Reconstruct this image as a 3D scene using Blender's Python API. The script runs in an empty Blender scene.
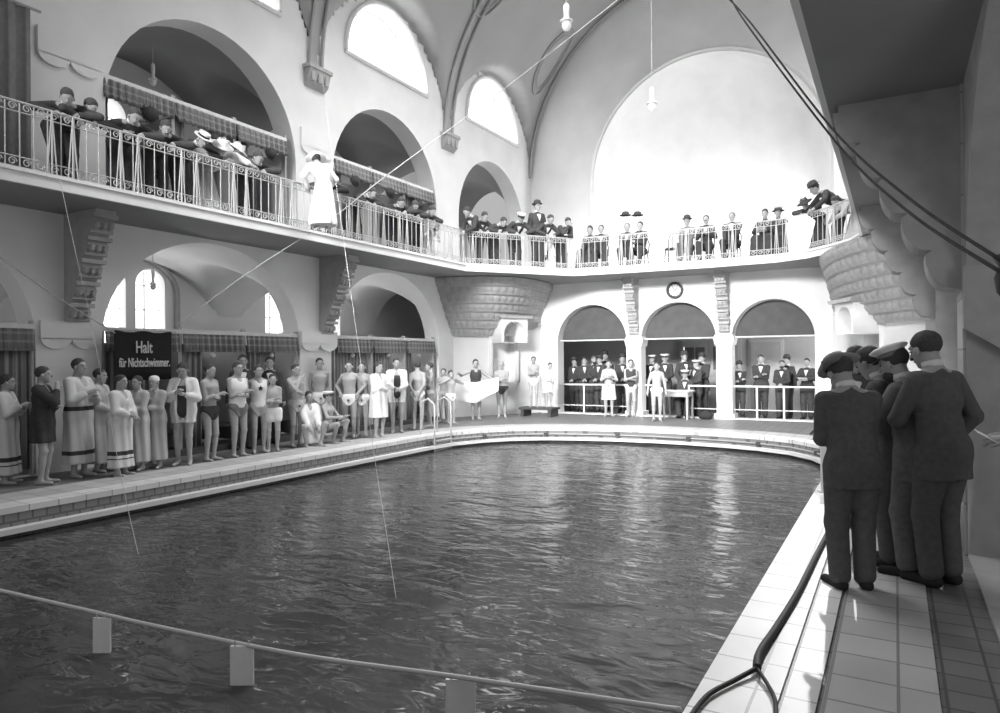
import bpy, bmesh, math, random
import numpy as np
from mathutils import Vector, Matrix
random.seed(7); RS=np.random.RandomState(7)
scn=bpy.context.scene; COL=scn.collection
PI=math.pi
# ------------------------------------------------------------------ camera
CF=690.; CA=math.atan(395/690.); CR=math.radians(.46); CP=math.atan(2.6/CF); CH=1.63
F0=np.array([-math.sin(CA)*math.cos(CP),math.cos(CA)*math.cos(CP),math.sin(CP)])
R0=np.array([math.cos(CA),math.sin(CA),0.]); U0=np.cross(R0,F0)
RR=R0*math.cos(CR)-U0*math.sin(CR); UU=U0*math.cos(CR)+R0*math.sin(CR); OO=np.array([0,0,CH])
def ray(u,v): return F0*CF+RR*(u-500)+UU*(356.5-v)
def P(u,v,**k):
    d=ray(u,v); (ax,val),=k.items(); i='xyz'.index(ax)
    return OO+d*((val-OO[i])/d[i])
cam=bpy.data.cameras.new('camera'); co=bpy.data.objects.new('camera',cam); COL.objects.link(co)
cam.sensor_width=36; cam.lens=36*CF/1000; cam.clip_end=200; cam.clip_start=.05
m=Matrix(((RR[0],UU[0],-F0[0],0),(RR[1],UU[1],-F0[1],0),(RR[2],UU[2],-F0[2],CH),(0,0,0,1)))
co.matrix_world=m; scn.camera=co
# ------------------------------------------------------------------ materials
def mat(name,g,rough=.8,noise=.0,scale=3.,emit=0,spec=.3,bump=0.,nscale=None,metal=0):
    m=bpy.data.materials.new(name); m.use_nodes=True; nt=m.node_tree; b=nt.nodes['Principled BSDF']
    b.inputs['Base Color'].default_value=(g,g,g,1); b.inputs['Roughness'].default_value=rough
    b.inputs['Specular IOR Level'].default_value=spec; b.inputs['Metallic'].default_value=metal
    if noise or bump:
        tc=nt.nodes.new('ShaderNodeTexCoord'); nz=nt.nodes.new('ShaderNodeTexNoise'); nz.inputs['Scale'].default_value=scale
        nz.inputs['Detail'].default_value=4
        nt.links.new(tc.outputs['Object'],nz.inputs['Vector'])
        if noise:
            mr=nt.nodes.new('ShaderNodeMapRange'); mr.inputs[1].default_value=.3; mr.inputs[2].default_value=.7
            mr.inputs[3].default_value=g*(1-noise); mr.inputs[4].default_value=g*(1+noise)
            nt.links.new(nz.outputs['Fac'],mr.inputs[0]); nt.links.new(mr.outputs[0],b.inputs['Base Color'])
        if bump:
            bp=nt.nodes.new('ShaderNodeBump'); bp.inputs['Strength'].default_value=bump; bp.inputs['Distance'].default_value=.02
            nt.links.new(nz.outputs['Fac'],bp.inputs['Height']); nt.links.new(bp.outputs[0],b.inputs['Normal'])
    if emit:
        b.inputs['Emission Color'].default_value=(1,1,1,1); b.inputs['Emission Strength'].default_value=emit
    return m
def tilemat(name,g1,g2,gm,w,h,ms=.012,rough=.45,noise=.15,axis='XY',off=.5):
    m=mat(name,g1,rough); nt=m.node_tree; b=nt.nodes['Principled BSDF']
    tc=nt.nodes.new('ShaderNodeTexCoord'); br=nt.nodes.new('ShaderNodeTexBrick'); br.offset=off
    src=tc.outputs['Object']
    if axis!='XY':
        sx=nt.nodes.new('ShaderNodeSeparateXYZ'); cx=nt.nodes.new('ShaderNodeCombineXYZ'); nt.links.new(src,sx.inputs[0])
        nt.links.new(sx.outputs[axis[0]],cx.inputs[0]); nt.links.new(sx.outputs[axis[1]],cx.inputs[1]); src=cx.outputs[0]
    nt.links.new(src,br.inputs['Vector'])
    br.inputs['Scale'].default_value=1; br.inputs['Brick Width'].default_value=w; br.inputs['Row Height'].default_value=h
    br.inputs['Mortar Size'].default_value=ms
    br.inputs['Color1'].default_value=(g1,)*3+(1,); br.inputs['Color2'].default_value=(g2,)*3+(1,); br.inputs['Mortar'].default_value=(gm,)*3+(1,)
    nz=nt.nodes.new('ShaderNodeTexNoise'); nz.inputs['Scale'].default_value=2.2; nz.inputs['Detail'].default_value=5; nt.links.new(tc.outputs['Object'],nz.inputs['Vector'])
    mr=nt.nodes.new('ShaderNodeMapRange'); mr.inputs[3].default_value=1-noise; mr.inputs[4].default_value=1+noise; nt.links.new(nz.outputs['Fac'],mr.inputs[0])
    mx=nt.nodes.new('ShaderNodeMix'); mx.data_type='RGBA'; mx.blend_type='MULTIPLY'; mx.inputs[0].default_value=1
    nt.links.new(br.outputs['Color'],mx.inputs[6]); nt.links.new(mr.outputs[0],mx.inputs[7]); nt.links.new(mx.outputs[2],b.inputs['Base Color'])
    return m
def stripemat(name,ga,gb,per,axis='Y',duty=.5,rough=.9,extra=None):
    m=mat(name,ga,rough,spec=.1); nt=m.node_tree; b=nt.nodes['Principled BSDF']
    tc=nt.nodes.new('ShaderNodeTexCoord'); sx=nt.nodes.new('ShaderNodeSeparateXYZ'); nt.links.new(tc.outputs['Object'],sx.inputs[0])
    def st(ax,per,duty):
        a=nt.nodes.new('ShaderNodeMath'); a.operation='DIVIDE'; a.inputs[1].default_value=per; nt.links.new(sx.outputs[ax],a.inputs[0])
        f=nt.nodes.new('ShaderNodeMath'); f.operation='FRACT'; nt.links.new(a.outputs[0],f.inputs[0])
        c=nt.nodes.new('ShaderNodeMath'); c.operation='LESS_THAN'; c.inputs[1].default_value=duty; nt.links.new(f.outputs[0],c.inputs[0]); return c
    c=st(axis,per,duty); out=c.outputs[0]
    if extra:
        d=st(*extra); e=nt.nodes.new('ShaderNodeMath'); e.operation='ADD'; nt.links.new(out,e.inputs[0]); nt.links.new(d.outputs[0],e.inputs[1])
        h=nt.nodes.new('ShaderNodeMath'); h.operation='MULTIPLY'; h.inputs[1].default_value=.5; nt.links.new(e.outputs[0],h.inputs[0]); out=h.outputs[0]
    mr=nt.nodes.new('ShaderNodeMapRange'); mr.inputs[3].default_value=ga; mr.inputs[4].default_value=gb; nt.links.new(out,mr.inputs[0]); nt.links.new(mr.outputs[0],b.inputs['Base Color'])
    return m
M={}
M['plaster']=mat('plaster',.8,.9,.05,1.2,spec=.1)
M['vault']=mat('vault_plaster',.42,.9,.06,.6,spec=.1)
M['stone']=mat('stone',.42,.85,.1,6,bump=.15)
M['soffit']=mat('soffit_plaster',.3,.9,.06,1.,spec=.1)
M['iron']=mat('painted_iron',.5,.5)
M['wood']=mat('painted_wood',.42,.6,.1,9)
M['dwood']=mat('dark_wood',.07,.6,.2,8)
M['wwood']=mat('white_wood',.75,.6,.05,9)
M['cloth_dark']=mat('dark_screen_cloth',.1,.95,.1,4)
M['suit']=mat('dark_suit_cloth',.068,.95,.15,25,spec=.08)
M['suitn']=mat('lightened_coat_cloth',.115,.95,.12,25,spec=.08)  # dark suit cloth lightened for the near men, replacing missing fill light
M['suit2']=mat('charcoal_suit_cloth',.06,.95,.15,25,spec=.08)
M['suit3']=mat('grey_suit_cloth',.18,.95,.15,25,spec=.08)
M['hair']=mat('dark_hair',.065,.7,.2,60,spec=.2)
M['hairl']=mat('light_hair',.2,.7,.2,60,spec=.2)
M['skin']=mat('skin',.38,.6,.06,8,spec=.25)
M['skind']=mat('shaded_complexion',.25,.6,.06,8,spec=.25)
M['white']=mat('white_cloth',.78,.95,.03,12,spec=.1)
M['lgrey']=mat('light_grey_cloth',.5,.95,.05,12,spec=.1)
M['mgrey']=mat('mid_grey_cloth',.22,.95,.08,12,spec=.1)
M['black']=mat('black_cloth',.04,.95,spec=.1)
M['paper']=mat('paper',.8,.9)
M['straw']=mat('straw',.62,.8,.05,40)
M['rope']=mat('pale_rope',.5,.9)
M['cable']=mat('dark_cable',.045,.8)
M['hose']=mat('dark_hose',.03,.7)
M['pipe']=mat('pipe_metal',.3,.4)
M['glass']=mat('daylight_pane',.8,.5,emit=2.5)
M['glassd']=mat('dull_pane',.12,.25)
M['banner']=mat('banner_cloth',.022,.95,.1,8)
M['letter']=mat('letter_paint',.62,.9)
M['globe']=mat('milk_glass',.85,.3)
M['ledge']=mat('ledge_tile',.7,.4)
M['basin']=tilemat('basin_tile',.2,.24,.12,.15,.15,rough=.3,axis='YZ')
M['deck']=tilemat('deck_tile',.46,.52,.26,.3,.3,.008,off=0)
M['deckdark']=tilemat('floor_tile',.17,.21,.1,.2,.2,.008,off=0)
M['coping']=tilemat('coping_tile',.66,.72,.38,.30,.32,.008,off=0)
M['stonejoint']=tilemat('ashlar',.52,.58,.36,1.3,.42,.008,rough=.85,axis='XZ')
M['valance']=stripemat('striped_valance',.16,.34,.13,'Y',.5,extra=('Z',.12,.3))
M['curtain']=stripemat('striped_curtain',.15,.3,.11,'Y',.5)
def bandmat(name,base,dark,bands):
    m=mat(name,base,.95,spec=.1); nt=m.node_tree; b=nt.nodes['Principled BSDF']; tc=nt.nodes.new('ShaderNodeTexCoord'); sx=nt.nodes.new('ShaderNodeSeparateXYZ'); nt.links.new(tc.outputs['Object'],sx.inputs[0]); prev=None
    for z,w in bands:
        c=nt.nodes.new('ShaderNodeMath'); c.operation='COMPARE'; c.inputs[1].default_value=z; c.inputs[2].default_value=w; nt.links.new(sx.outputs['Z'],c.inputs[0])
        if prev: a=nt.nodes.new('ShaderNodeMath'); a.operation='MAXIMUM'; nt.links.new(prev.outputs[0],a.inputs[0]); nt.links.new(c.outputs[0],a.inputs[1]); prev=a
        else: prev=c
    mr=nt.nodes.new('ShaderNodeMapRange'); mr.inputs[3].default_value=base; mr.inputs[4].default_value=dark; nt.links.new(prev.outputs[0],mr.inputs[0]); nt.links.new(mr.outputs[0],b.inputs['Base Color']); return m
M['towel']=bandmat('towel_with_low_band',.66,.06,[(.34,.03),(.26,.008)])
M['towel2']=bandmat('towel_with_two_bands',.6,.07,[(.98,.03),(.36,.03)])
M['panel']=mat('partition_panel',.42,.8,.05,3)
def water():
    m=bpy.data.materials.new('water'); m.use_nodes=True; nt=m.node_tree; b=nt.nodes['Principled BSDF']
    b.inputs['Base Color'].default_value=(.062,.062,.062,1); b.inputs['Roughness'].default_value=.07; b.inputs['IOR'].default_value=1.33
    b.inputs['Specular IOR Level'].default_value=.5
    tc=nt.nodes.new('ShaderNodeTexCoord'); mp=nt.nodes.new('ShaderNodeMapping'); nt.links.new(tc.outputs['Object'],mp.inputs[0])
    mp.inputs['Rotation'].default_value=(0,0,.5); mp.inputs['Scale'].default_value=(.75,1.5,1)
    prev=None
    for sc,st,ds in ((1.2,.35,.13),(4.6,.35,.05)):
        nz=nt.nodes.new('ShaderNodeTexNoise'); nz.inputs['Scale'].default_value=sc; nz.inputs['Detail'].default_value=2.5; nz.inputs['Distortion'].default_value=.6
        nt.links.new(mp.outputs[0],nz.inputs['Vector'])
        bp=nt.nodes.new('ShaderNodeBump'); bp.inputs['Strength'].default_value=st; bp.inputs['Distance'].default_value=ds
        nt.links.new(nz.outputs['Fac'],bp.inputs['Height'])
        if prev: nt.links.new(prev.outputs[0],bp.inputs['Normal'])
        prev=bp
    nt.links.new(prev.outputs[0],b.inputs['Normal'])
    return m
M['water']=water()
# ------------------------------------------------------------------ mesh helpers
def link(name,me,mt,parent=None,smooth=False):
    if mt is not None and not me.materials: me.materials.append(mt)
    if smooth: me.polygons.foreach_set('use_smooth',[True]*len(me.polygons))
    o=bpy.data.objects.new(name,me); COL.objects.link(o)
    if parent is not None: o.parent=parent
    return o
def tag(o,label=None,cat=None,group=None,kind=None):
    if label: o['label']=label
    if cat: o['category']=cat
    if group: o['group']=group
    if kind: o['kind']=kind
    return o
def empty(name,loc=(0,0,0),rz=0):
    o=bpy.data.objects.new(name,None); COL.objects.link(o); o.location=loc; o.rotation_euler=(0,0,rz); o.empty_display_size=.1; return o
class MB:
    def __init__(s): s.v=[]; s.f=[]
    def add(s,v,f):
        n=len(s.v); s.v+= [tuple(map(float,a)) for a in v]; s.f+=[tuple(i+n for i in q) for q in f]; return s
    def box(s,c,d,R=None):
        x,y,z=[a/2 for a in d]; vs=[Vector((i*x,j*y,k*z)) for i in(-1,1) for j in(-1,1) for k in(-1,1)]
        if R is not None: vs=[R@a for a in vs]
        vs=[a+Vector(c) for a in vs]
        return s.add(vs,[(0,1,3,2),(4,6,7,5),(0,4,5,1),(2,3,7,6),(0,2,6,4),(1,5,7,3)])
    def bx(s,x0,x1,y0,y1,z0,z1): return s.box(((x0+x1)/2,(y0+y1)/2,(z0+z1)/2),(x1-x0,y1-y0,z1-z0))
    def tube(s,pts,r,n=6,cap=True,closed=False):
        pts=[Vector(p) for p in pts]; k=len(pts); rs=r if isinstance(r,(list,tuple)) else [r]*k
        vs=[]; ref=Vector((0,0,1)); 
        t0=(pts[1]-pts[0]).normalized()
        if abs(t0.dot(ref))>.9: ref=Vector((1,0,0))
        u=t0.cross(ref).normalized()
        for i,p in enumerate(pts):
            if closed: t=(pts[(i+1)%k]-pts[i-1])
            else: t=(pts[min(i+1,k-1)]-pts[max(i-1,0)])
            t.normalize(); u=(u-t*u.dot(t)).normalized(); w=t.cross(u)
            for j in range(n):
                a=2*PI*j/n; vs.append(p+(u*math.cos(a)+w*math.sin(a))*rs[i])
        fs=[]
        for i in range(k if closed else k-1):
            i2=(i+1)%k
            for j in range(n): fs.append((i*n+j,i*n+(j+1)%n,i2*n+(j+1)%n,i2*n+j))
        if cap and not closed: fs.append(tuple(range(n-1,-1,-1))); fs.append(tuple((k-1)*n+j for j in range(n)))
        return s.add(vs,fs)
    def lathe(s,prof,c=(0,0,0),n=16,R=None,sx=1,sy=1):
        vs=[];k=len(prof)
        for r,z in prof:
            for j in range(n):
                a=2*PI*j/n; p=Vector((r*math.cos(a)*sx,r*math.sin(a)*sy,z))
                if R is not None: p=R@p
                vs.append(p+Vector(c))
        fs=[]
        for i in range(k-1):
            for j in range(n): fs.append((i*n+j,i*n+(j+1)%n,(i+1)*n+(j+1)%n,(i+1)*n+j))
        fs.append(tuple(range(n-1,-1,-1))); fs.append(tuple((k-1)*n+j for j in range(n)))
        return s.add(vs,fs)
    def prism(s,poly,axis,a,b):
        # poly list of 2d points; axis 'x','y','z' = extrusion direction
        n=len(poly)
        def mk(p,t):
            return {'x':(t,p[0],p[1]),'y':(p[0],t,p[1]),'z':(p[0],p[1],t)}[axis]
        vs=[mk(p,a) for p in poly]+[mk(p,b) for p in poly]
        fs=[tuple(range(n)),tuple(range(2*n-1,n-1,-1))]+[(i,i+n,(i+1)%n+n,(i+1)%n) for i in range(n)]
        return s.add(vs,fs)
    def build(s,name,mt,parent=None,smooth=False,fix=True):
        me=bpy.data.meshes.new(name); me.from_pydata(s.v,[],s.f); me.update()
        if fix:
            bm=bmesh.new(); bm.from_mesh(me); bmesh.ops.recalc_face_normals(bm,faces=bm.faces); bm.to_mesh(me); bm.free()
        return link(name,me,mt,parent,smooth)
def autosmooth(o,ang=.6):
    me=o.data; me.polygons.foreach_set('use_smooth',[True]*len(me.polygons)); me.set_sharp_from_angle(angle=ang)
def plate(name,polys,axis,a,b,mt,parent=None):
    """flat slab with holes: polys[0] outline, the rest holes, in the plane normal to axis, from a to b"""
    cu=bpy.data.curves.new(name,'CURVE'); cu.dimensions='2D'; cu.fill_mode='BOTH'; cu.extrude=abs(b-a)/2
    for p in polys:
        sp=cu.splines.new('POLY'); sp.points.add(len(p)-1)
        for i,q in enumerate(p): sp.points[i].co=(q[0],q[1],0,1)
        sp.use_cyclic_u=True
    o=bpy.data.objects.new(name,cu); COL.objects.link(o)
    dg=bpy.context.evaluated_depsgraph_get(); dg.update(); me=bpy.data.meshes.new_from_object(o.evaluated_get(dg))
    bpy.data.objects.remove(o); bpy.data.curves.remove(cu)
    c=(a+b)/2
    for v in me.vertices:
        x,y,z=v.co
        v.co={'x':(c+z,x,y),'y':(x,c-z,y),'z':(x,y,c+z)}[axis]
    me.update()
    me.materials.clear()
    return link(name,me,mt,parent)
def arc(cx,cz,rx,rz,a0=PI,a1=0,n=24): return [(cx+rx*math.cos(a0+(a1-a0)*i/n),cz+rz*math.sin(a0+(a1-a0)*i/n)) for i in range(n+1)]
def archhole(c,r,z0,zs,rz=None,n=24):
    return [(c-r,z0)]+arc(c,zs,r,rz or r,n=n)+[(c+r,z0)]
# ------------------------------------------------------------------ the building
XL,XR,XC=-10.8,.5,-5.15; YE=21.1; YA=18.75; ZS,ZF=3.85,4.02; WZ=-.32
BY=[3.25,8.37,13.45,18.55]
S='structure'
def st(o): o['kind']=S; return o
# pool outline (counter-clockwise)
left=[(-8.6,-3),(-8.6,11.9),(-8.52,12.7),(-8.2,13.5),(-7.75,14.1),(-7.1,14.55),(-6.3,14.85),(-5.5,15.02),(-4.7,15.1),(-3.9,15.08),(-3.1,14.98),(-2.4,14.8),(-1.7,14.4),(-1.2,13.8),(-.93,13.1),(-.83,12.3),(-.83,-3)]
pool=left
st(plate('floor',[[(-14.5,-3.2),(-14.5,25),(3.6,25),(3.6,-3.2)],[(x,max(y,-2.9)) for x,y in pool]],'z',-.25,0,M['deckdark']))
def offset(pts,d):
    out=[]
    for i,p in enumerate(pts):
        a=Vector(pts[max(i-1,0)]); b=Vector(pts[min(i+1,len(pts)-1)]); t=(b-a).normalized(); n=Vector((-t.y,t.x)); out.append((p[0]+n.x*d,p[1]+n.y*d))
    return out
def ribbon(name,d0,d1,z0,z1,mt,a=0,b=None,parent=None):
    pp=pool[a:b]; A=offset(pp,d0); B=offset(pp,d1); n=len(pp); mb=MB()
    v=[(x,y,z1) for x,y in A]+[(x,y,z1) for x,y in B]+[(x,y,z0) for x,y in A]+[(x,y,z0) for x,y in B]
    f=[]
    for i in range(n-1):
        f+=[(i,i+1,n+i+1,n+i),(2*n+i,2*n+i+1,3*n+i+1,3*n+i),(i,i+1,2*n+i+1,2*n+i),(n+i,n+i+1,3*n+i+1,3*n+i)]
    f+=[(0,n,3*n,2*n),(n-1,2*n-1,4*n-1,3*n-1)]
    mb.add(v,f); return mb.build(name,mt,parent)
# tiled lip, wall, ledge and deck band round the pool
st(ribbon('trim_1',-.02,.34,-.05,.02,M['coping']))
st(ribbon('trim_2',.36,1.0,-.2,.012,M['deck'],0,13))
st(ribbon('trim_3',-.012,.1,-1.9,-.02,M['basin']))
st(ribbon('trim_4',-.14,.0,-.26,-.2,M['ledge'],0,16))
st(ribbon('trim_5',.36,.5,-.2,.015,M['coping'],13)); 
st(ribbon('trim_6',.52,1.0,-.2,.012,M['deck'],13))
w=MB(); N=1
w.add([(x,y,WZ) for x,y in offset(pool,.05)],[tuple(range(len(pool)))]); w=w.build('pool_water',M['water']); tag(w,'dark rippled water filling the swimming pool','water',kind='stuff')
b=MB(); b.bx(-8.7,-.7,-3,15.3,-1.95,-1.9); st(b.build('trim_7',M['basin']))
# pipe running along the pool wall, in lengths
t=empty('overflow_pipe',(0,0,0)); pp=offset(pool,-.06)
def rs(pts,k):
    out=[]
    for i in range(len(pts)-1):
        for j in range(k): out.append(tuple(pts[i][c]+(pts[i+1][c]-pts[i][c])*j/k for c in range(2)))
    return out+[pts[-1]]
pl=pp[1:16]; mb=MB(); mb.tube([(x,y,-.125) for x,y in pl],.018); mb.build('pipe',M['pipe'],t,True)
for i in range(0,14,2):
    x,y=pl[i]; mb=MB(); mb.box((x,y,-.125),(.09,.09,.07)); mb.build('bracket',M['dwood'],t)
tag(t,'thin dark pipe held by brackets along the curved pool wall above the water','pipe')
# --- left side, lower storey
WLZ=3.86
holes=[archhole(yc,2.08 if yc<14 else 1.98,.02,1.95,1.83) for yc in BY[:3]]
holes=[[(a,z) for a,z in h] for h in holes]
lw=[(-1.5,0),(16.2,0),(16.2,WLZ),(-1.5,WLZ)]
def clipy(h,lo): return [(max(a,lo),z) for a,z in h]
st(plate('wall_left',[lw]+holes,'x',XL-.45,XL,M['plaster']))
# upper storey of the left wall with arches and lunette windows
uh=[archhole(yc,2.0,ZF+.03,5.72,2.02) for yc in BY]+[archhole(yc,1.5,8.66,8.72,1.55) for yc in BY]
st(plate('wall_left_upper',[[(-1.5,WLZ),(YE+.3,WLZ),(YE+.3,10.9),(-1.5,10.9)]]+uh,'x',XL-.5,XL,M['plaster']))
# outer wall
oh=[]
WN=[]
for yc in BY[:3]:
    for dy in (-.42,.42):
        pass
spots=[(2.6,.3),(3.4,.3),(8.02,.4),(8.96,.33),(12.35,.33),(13.1,.2),(14.35,.33)]
for c,r in spots: oh.append(archhole(c,r,1.2,3.25,r,12)); WN.append((c,r,1.2,3.25))
oh.append(archhole(8.12,.33,5.6,6.6,.33,12)); WN.append((8.12,.33,5.6,6.6))
st(plate('wall_left_outer',[[(-1.5,0),(YE+.3,0),(YE+.3,10.9),(-1.5,10.9)]]+oh,'x',-14.0,-13.6,M['plaster']))
k=0
def window(c,r,z0,zs,x,nm=None):
    global k; k+=1
    t=empty('window_%d'%k,(x,c,z0)); t['kind']=S; 
    mb=MB(); mb.prism([(a-c,z-z0) for a,z in archhole(c,r+.02,z0-.02,zs,r+.02,12)],'x',-.02,0); mb.build('pane',M['glass'],t)
    mb=MB()
    nv=1 if r<1 else 3
    for i in range(1,nv+1):
        y=-r+2*r*i/(nv+1); mb.box((.02,y,(zs-z0)/2+r*.45),(.03,.02,zs-z0+r*.9))
    h=zs-z0; n=max(1,int(h/.42))
    for i in range(1,n+1): mb.box((.02,0,i*h/n),(.03,2*r,.018))
    mb.build('glazing_bar',M['iron'] if r>1 else M['stone'],t)
    return t
for c,r,z0,zs in WN: window(c,r,z0,zs,-13.85)
for yc in BY: window(yc,1.48,8.68,8.72,-11.2)
# lunette frame rings standing out from the wall
for i,yc in enumerate(BY):
    mb=MB(); pts=[(XL+.02,a,z) for a,z in arc(yc,8.72,1.56,1.6,n=28)]; mb.tube(pts,.06,6); mb.tube([(XL+.03,yc-1.6,8.66),(XL+.03,yc+1.6,8.66)],.05,6)
    st(mb.build('trim_%d'%(10+i),M['wwood']))
mb=MB(); mb.tube([(-13.55,a,z) for a,z in [(7.45,1.2)]+arc(8.5,3.1,1.05,.72,n=20)+[(9.55,1.2)]],.06,6); st(mb.build('trim_8',M['stone']))
# aisle vaults
def vaultgrid(name,x0,x1,y0,y1,z1f,z2f,mt,n=(22,120)):
    mb=MB(); nx,ny=n; v=[];f=[]
    for i in range(nx+1):
        for j in range(ny+1):
            x=x0+(x1-x0)*i/nx; y=y0+(y1-y0)*j/ny; v.append((x,y,max(z1f(x,y),z2f(y))))
    for i in range(nx):
        for j in range(ny): a=i*(ny+1)+j; f.append((a,a+1,a+ny+2,a+ny+1))
    mb.add(v,f); o=mb.build(name,mt,None,True,fix=False); return st(o)
def bump(y,zc,r,rz):
    d=min(abs(y-c) for c in BY); return zc+rz*math.sqrt(max(0,1-(d/r)**2))
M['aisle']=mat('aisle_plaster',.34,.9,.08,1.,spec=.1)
vaultgrid('ceiling_left_aisle',-13.65,XL-.4,-1.4,16.2,lambda x,y:2.1+1.55*math.sqrt(max(0,1-((x+12.4)/1.3)**2)),lambda y:bump(y,1.9,2.4,1.88),M['plaster'])
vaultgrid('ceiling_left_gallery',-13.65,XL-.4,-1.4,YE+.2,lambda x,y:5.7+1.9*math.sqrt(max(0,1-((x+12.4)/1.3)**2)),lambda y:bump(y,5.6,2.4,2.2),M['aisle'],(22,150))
# gallery slab
edge=[(-9.38,-1.5),(-9.38,14.6),(-7.52,17.12),(-6.0,17.3),(-4.1,17.42),(-2.4,17.35),(-1.7,17.0),(-1.15,16.4),(-.7,15.75),(-.5,15.1),(-.5,-1.5)]
slab=[(-13.9,-1.5)]+edge+[(3.6,-1.5),(3.6,YE+.3),(-13.9,YE+.3)]
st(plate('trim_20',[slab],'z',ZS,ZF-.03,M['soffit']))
# moulded fascia on the slab edge
def strip(name,pts,out,z0,z1,mt):
    A=pts; B=offset(pts,out); n=len(A); v=[(x,y,z1) for x,y in A]+[(x,y,z1) for x,y in B]+[(x,y,z0) for x,y in A]+[(x,y,z0) for x,y in B]; f=[]
    for i in range(n-1): f+=[(i,i+1,n+i+1,n+i),(2*n+i,2*n+i+1,3*n+i+1,3*n+i),(i,i+1,2*n+i+1,2*n+i),(n+i,n+i+1,3*n+i+1,3*n+i)]
    f+=[(0,n,3*n,2*n),(n-1,2*n-1,4*n-1,3*n-1)]
    return MB().add(v,f).build(name,mt)
st(strip('trim_21',edge,-.05,ZS-.0,ZF-.02,M['plaster'])); st(strip('trim_22',edge,-.08,ZF-.03,ZF+.01,M['plaster']))
# --- far end, lower arcade
AC=[(-7.67,1.07),(-5.15,1.03),(-2.72,1.0)]
st(plate('wall_far_arcade',[[(-9.3,0),(-1.3,0),(-1.3,ZS),(-9.3,ZS)]]+[archhole(c,r,.02,2.12) for c,r in AC],'y',YA,YA+.42,M['plaster']))
# impost blocks and round-edged pier casings
for i,(c,w_) in enumerate([(-6.38,.34),(-3.92,.34)]):
    mb=MB()
    mb.prism([(c-.23,1.96),(c+.23,1.96),(c+.27,2.16),(c-.27,2.16)],'y',YA-.04,YA+.46)
    mb.prism([(c-.25,2.16),(c+.25,2.16),(c+.22,2.24),(c-.22,2.24)],'y',YA-.04,YA+.46)
    mb.bx(c-.26,c+.26,YA-.05,YA+.47,0,.14)
    st(mb.build('trim_%d'%(30+i),M['plaster']))
# corridor behind
st(plate('wall_far_corridor',[[(-14,0),(3.5,0),(3.5,ZS),(-14,ZS)]],'y',21.9,22.2,M['panel']))
st(plate('wall_corridor_left',[[(YA+.42,0),(21.9,0),(21.9,ZS),(YA+.42,ZS)]],'x',-10.5,-10.3,M['panel']))
st(plate('wall_corridor_right',[[(YA+.42,0),(21.9,0),(21.9,ZS),(YA+.42,ZS)]],'x',-.4,-.2,M['panel']))
t=empty('door_1',(-5.0,21.9,0)); t['kind']=S
mb=MB(); mb.bx(-.95,.95,-.06,0,0,2.25); mb.build('frame',M['lgrey'],t)
for s in (-1,1):
    mb=MB(); mb.bx(s*.02 if s>0 else -.85,.85 if s>0 else -.02,-.09,-.05,.05,2.15); d=mb.build('leaf',M['panel'],t)
    for a in (0,1):
        mb=MB(); x0=s*.12 if s>0 else -.75; mb.bx(x0+a*.33,x0+a*.33+.28,-.1,-.085,1.25,1.95); mb.build('pane',M['glassd'],d)
t=empty('door_2',(-3.35,21.9,0)); t['kind']=S
mb=MB(); mb.bx(-.5,.5,-.05,0,0,2.15); mb.build('frame',M['lgrey'],t)
mb=MB(); mb.bx(-.43,.43,-.08,-.04,.02,2.08); mb.build('leaf',M['panel'],t)
# --- far end, upper storey with the great niche
AX,AZ,AR=-5.0,7.3,3.5
st(plate('wall_far_upper',[[(-11.3,ZS),(3.5,ZS),(3.5,14),(-11.3,14)],[(AX-AR,ZF)]+arc(AX,AZ,AR,AR,n=48)+[(AX+AR,ZF)],archhole(-.72,.42,6.6,8.3,.42,12)],'y',YE,YE+.35,M['plaster']))
v=[];f=[];na=40;nb=16
for i in range(na+1):
    a=PI*i/na
    v.append((AX-AR*math.cos(a),YE+.3+AR*.8*math.sin(a),ZF-.05))
    for j in range(nb+1):
        b=PI/2*j/nb
        v.append((AX-AR*math.cos(a)*math.cos(b),YE+.3+AR*.8*math.sin(a)*math.cos(b),AZ+AR*math.sin(b)))
for i in range(na):
    for j in range(nb+1): q=i*(nb+2)+j; f.append((q,q+nb+2,q+nb+3,q+1))
o=MB().add(v,f).build('wall_niche',M['plaster'],None,True,fix=False); st(o)
mb=MB(); mb.bx(AX-3.6,AX+3.6,YE,YE+3,ZF-.1,ZF-.03); st(mb.build('floor_niche',M['soffit']))
for i,(dr,rr) in enumerate(((.1,.05),)):
    mb=MB(); mb.tube([(x,YE-.02,z) for x,z in [(AX-AR-dr,ZF)]+arc(AX,AZ,AR+dr,AR+dr,n=48)+[(AX+AR+dr,ZF)]],rr,6); st(mb.build('trim_40',M['plaster']))
# --- nave vault with cross lunettes
ZV=7.8
v=[];f=[];nt=120;ny=300;y0=-1.5;flag=[]
for j in range(ny+1):
    y=y0+(YE-y0)*j/ny
    d=min(abs(y-c) for c in BY+[-1.85]); h=(.2+math.sqrt(max(0,2.47**2-d*d))) if d<2.47 else 0
    for i in range(nt+1):
        th=PI*i/nt; th=min(max(th,.002),PI-.002); s=math.sin(th); c=abs(math.cos(th))
        cap=5.65/max(c,1e-3); a=h/s; r=max(5.65,min(a,cap)); flag.append(a>cap+1e-6 and h>0)
        v.append((XC+r*math.cos(th),y,ZV+r*s))
for j in range(ny):
    for i in range(nt):
        q=j*(nt+1)+i; qq=(q,q+1,q+nt+2,q+nt+1)
        if not all(flag[a] for a in qq): f.append(qq)
o=MB().add(v,f).build('ceiling',M['vault'],None,True,fix=False); st(o)
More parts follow.
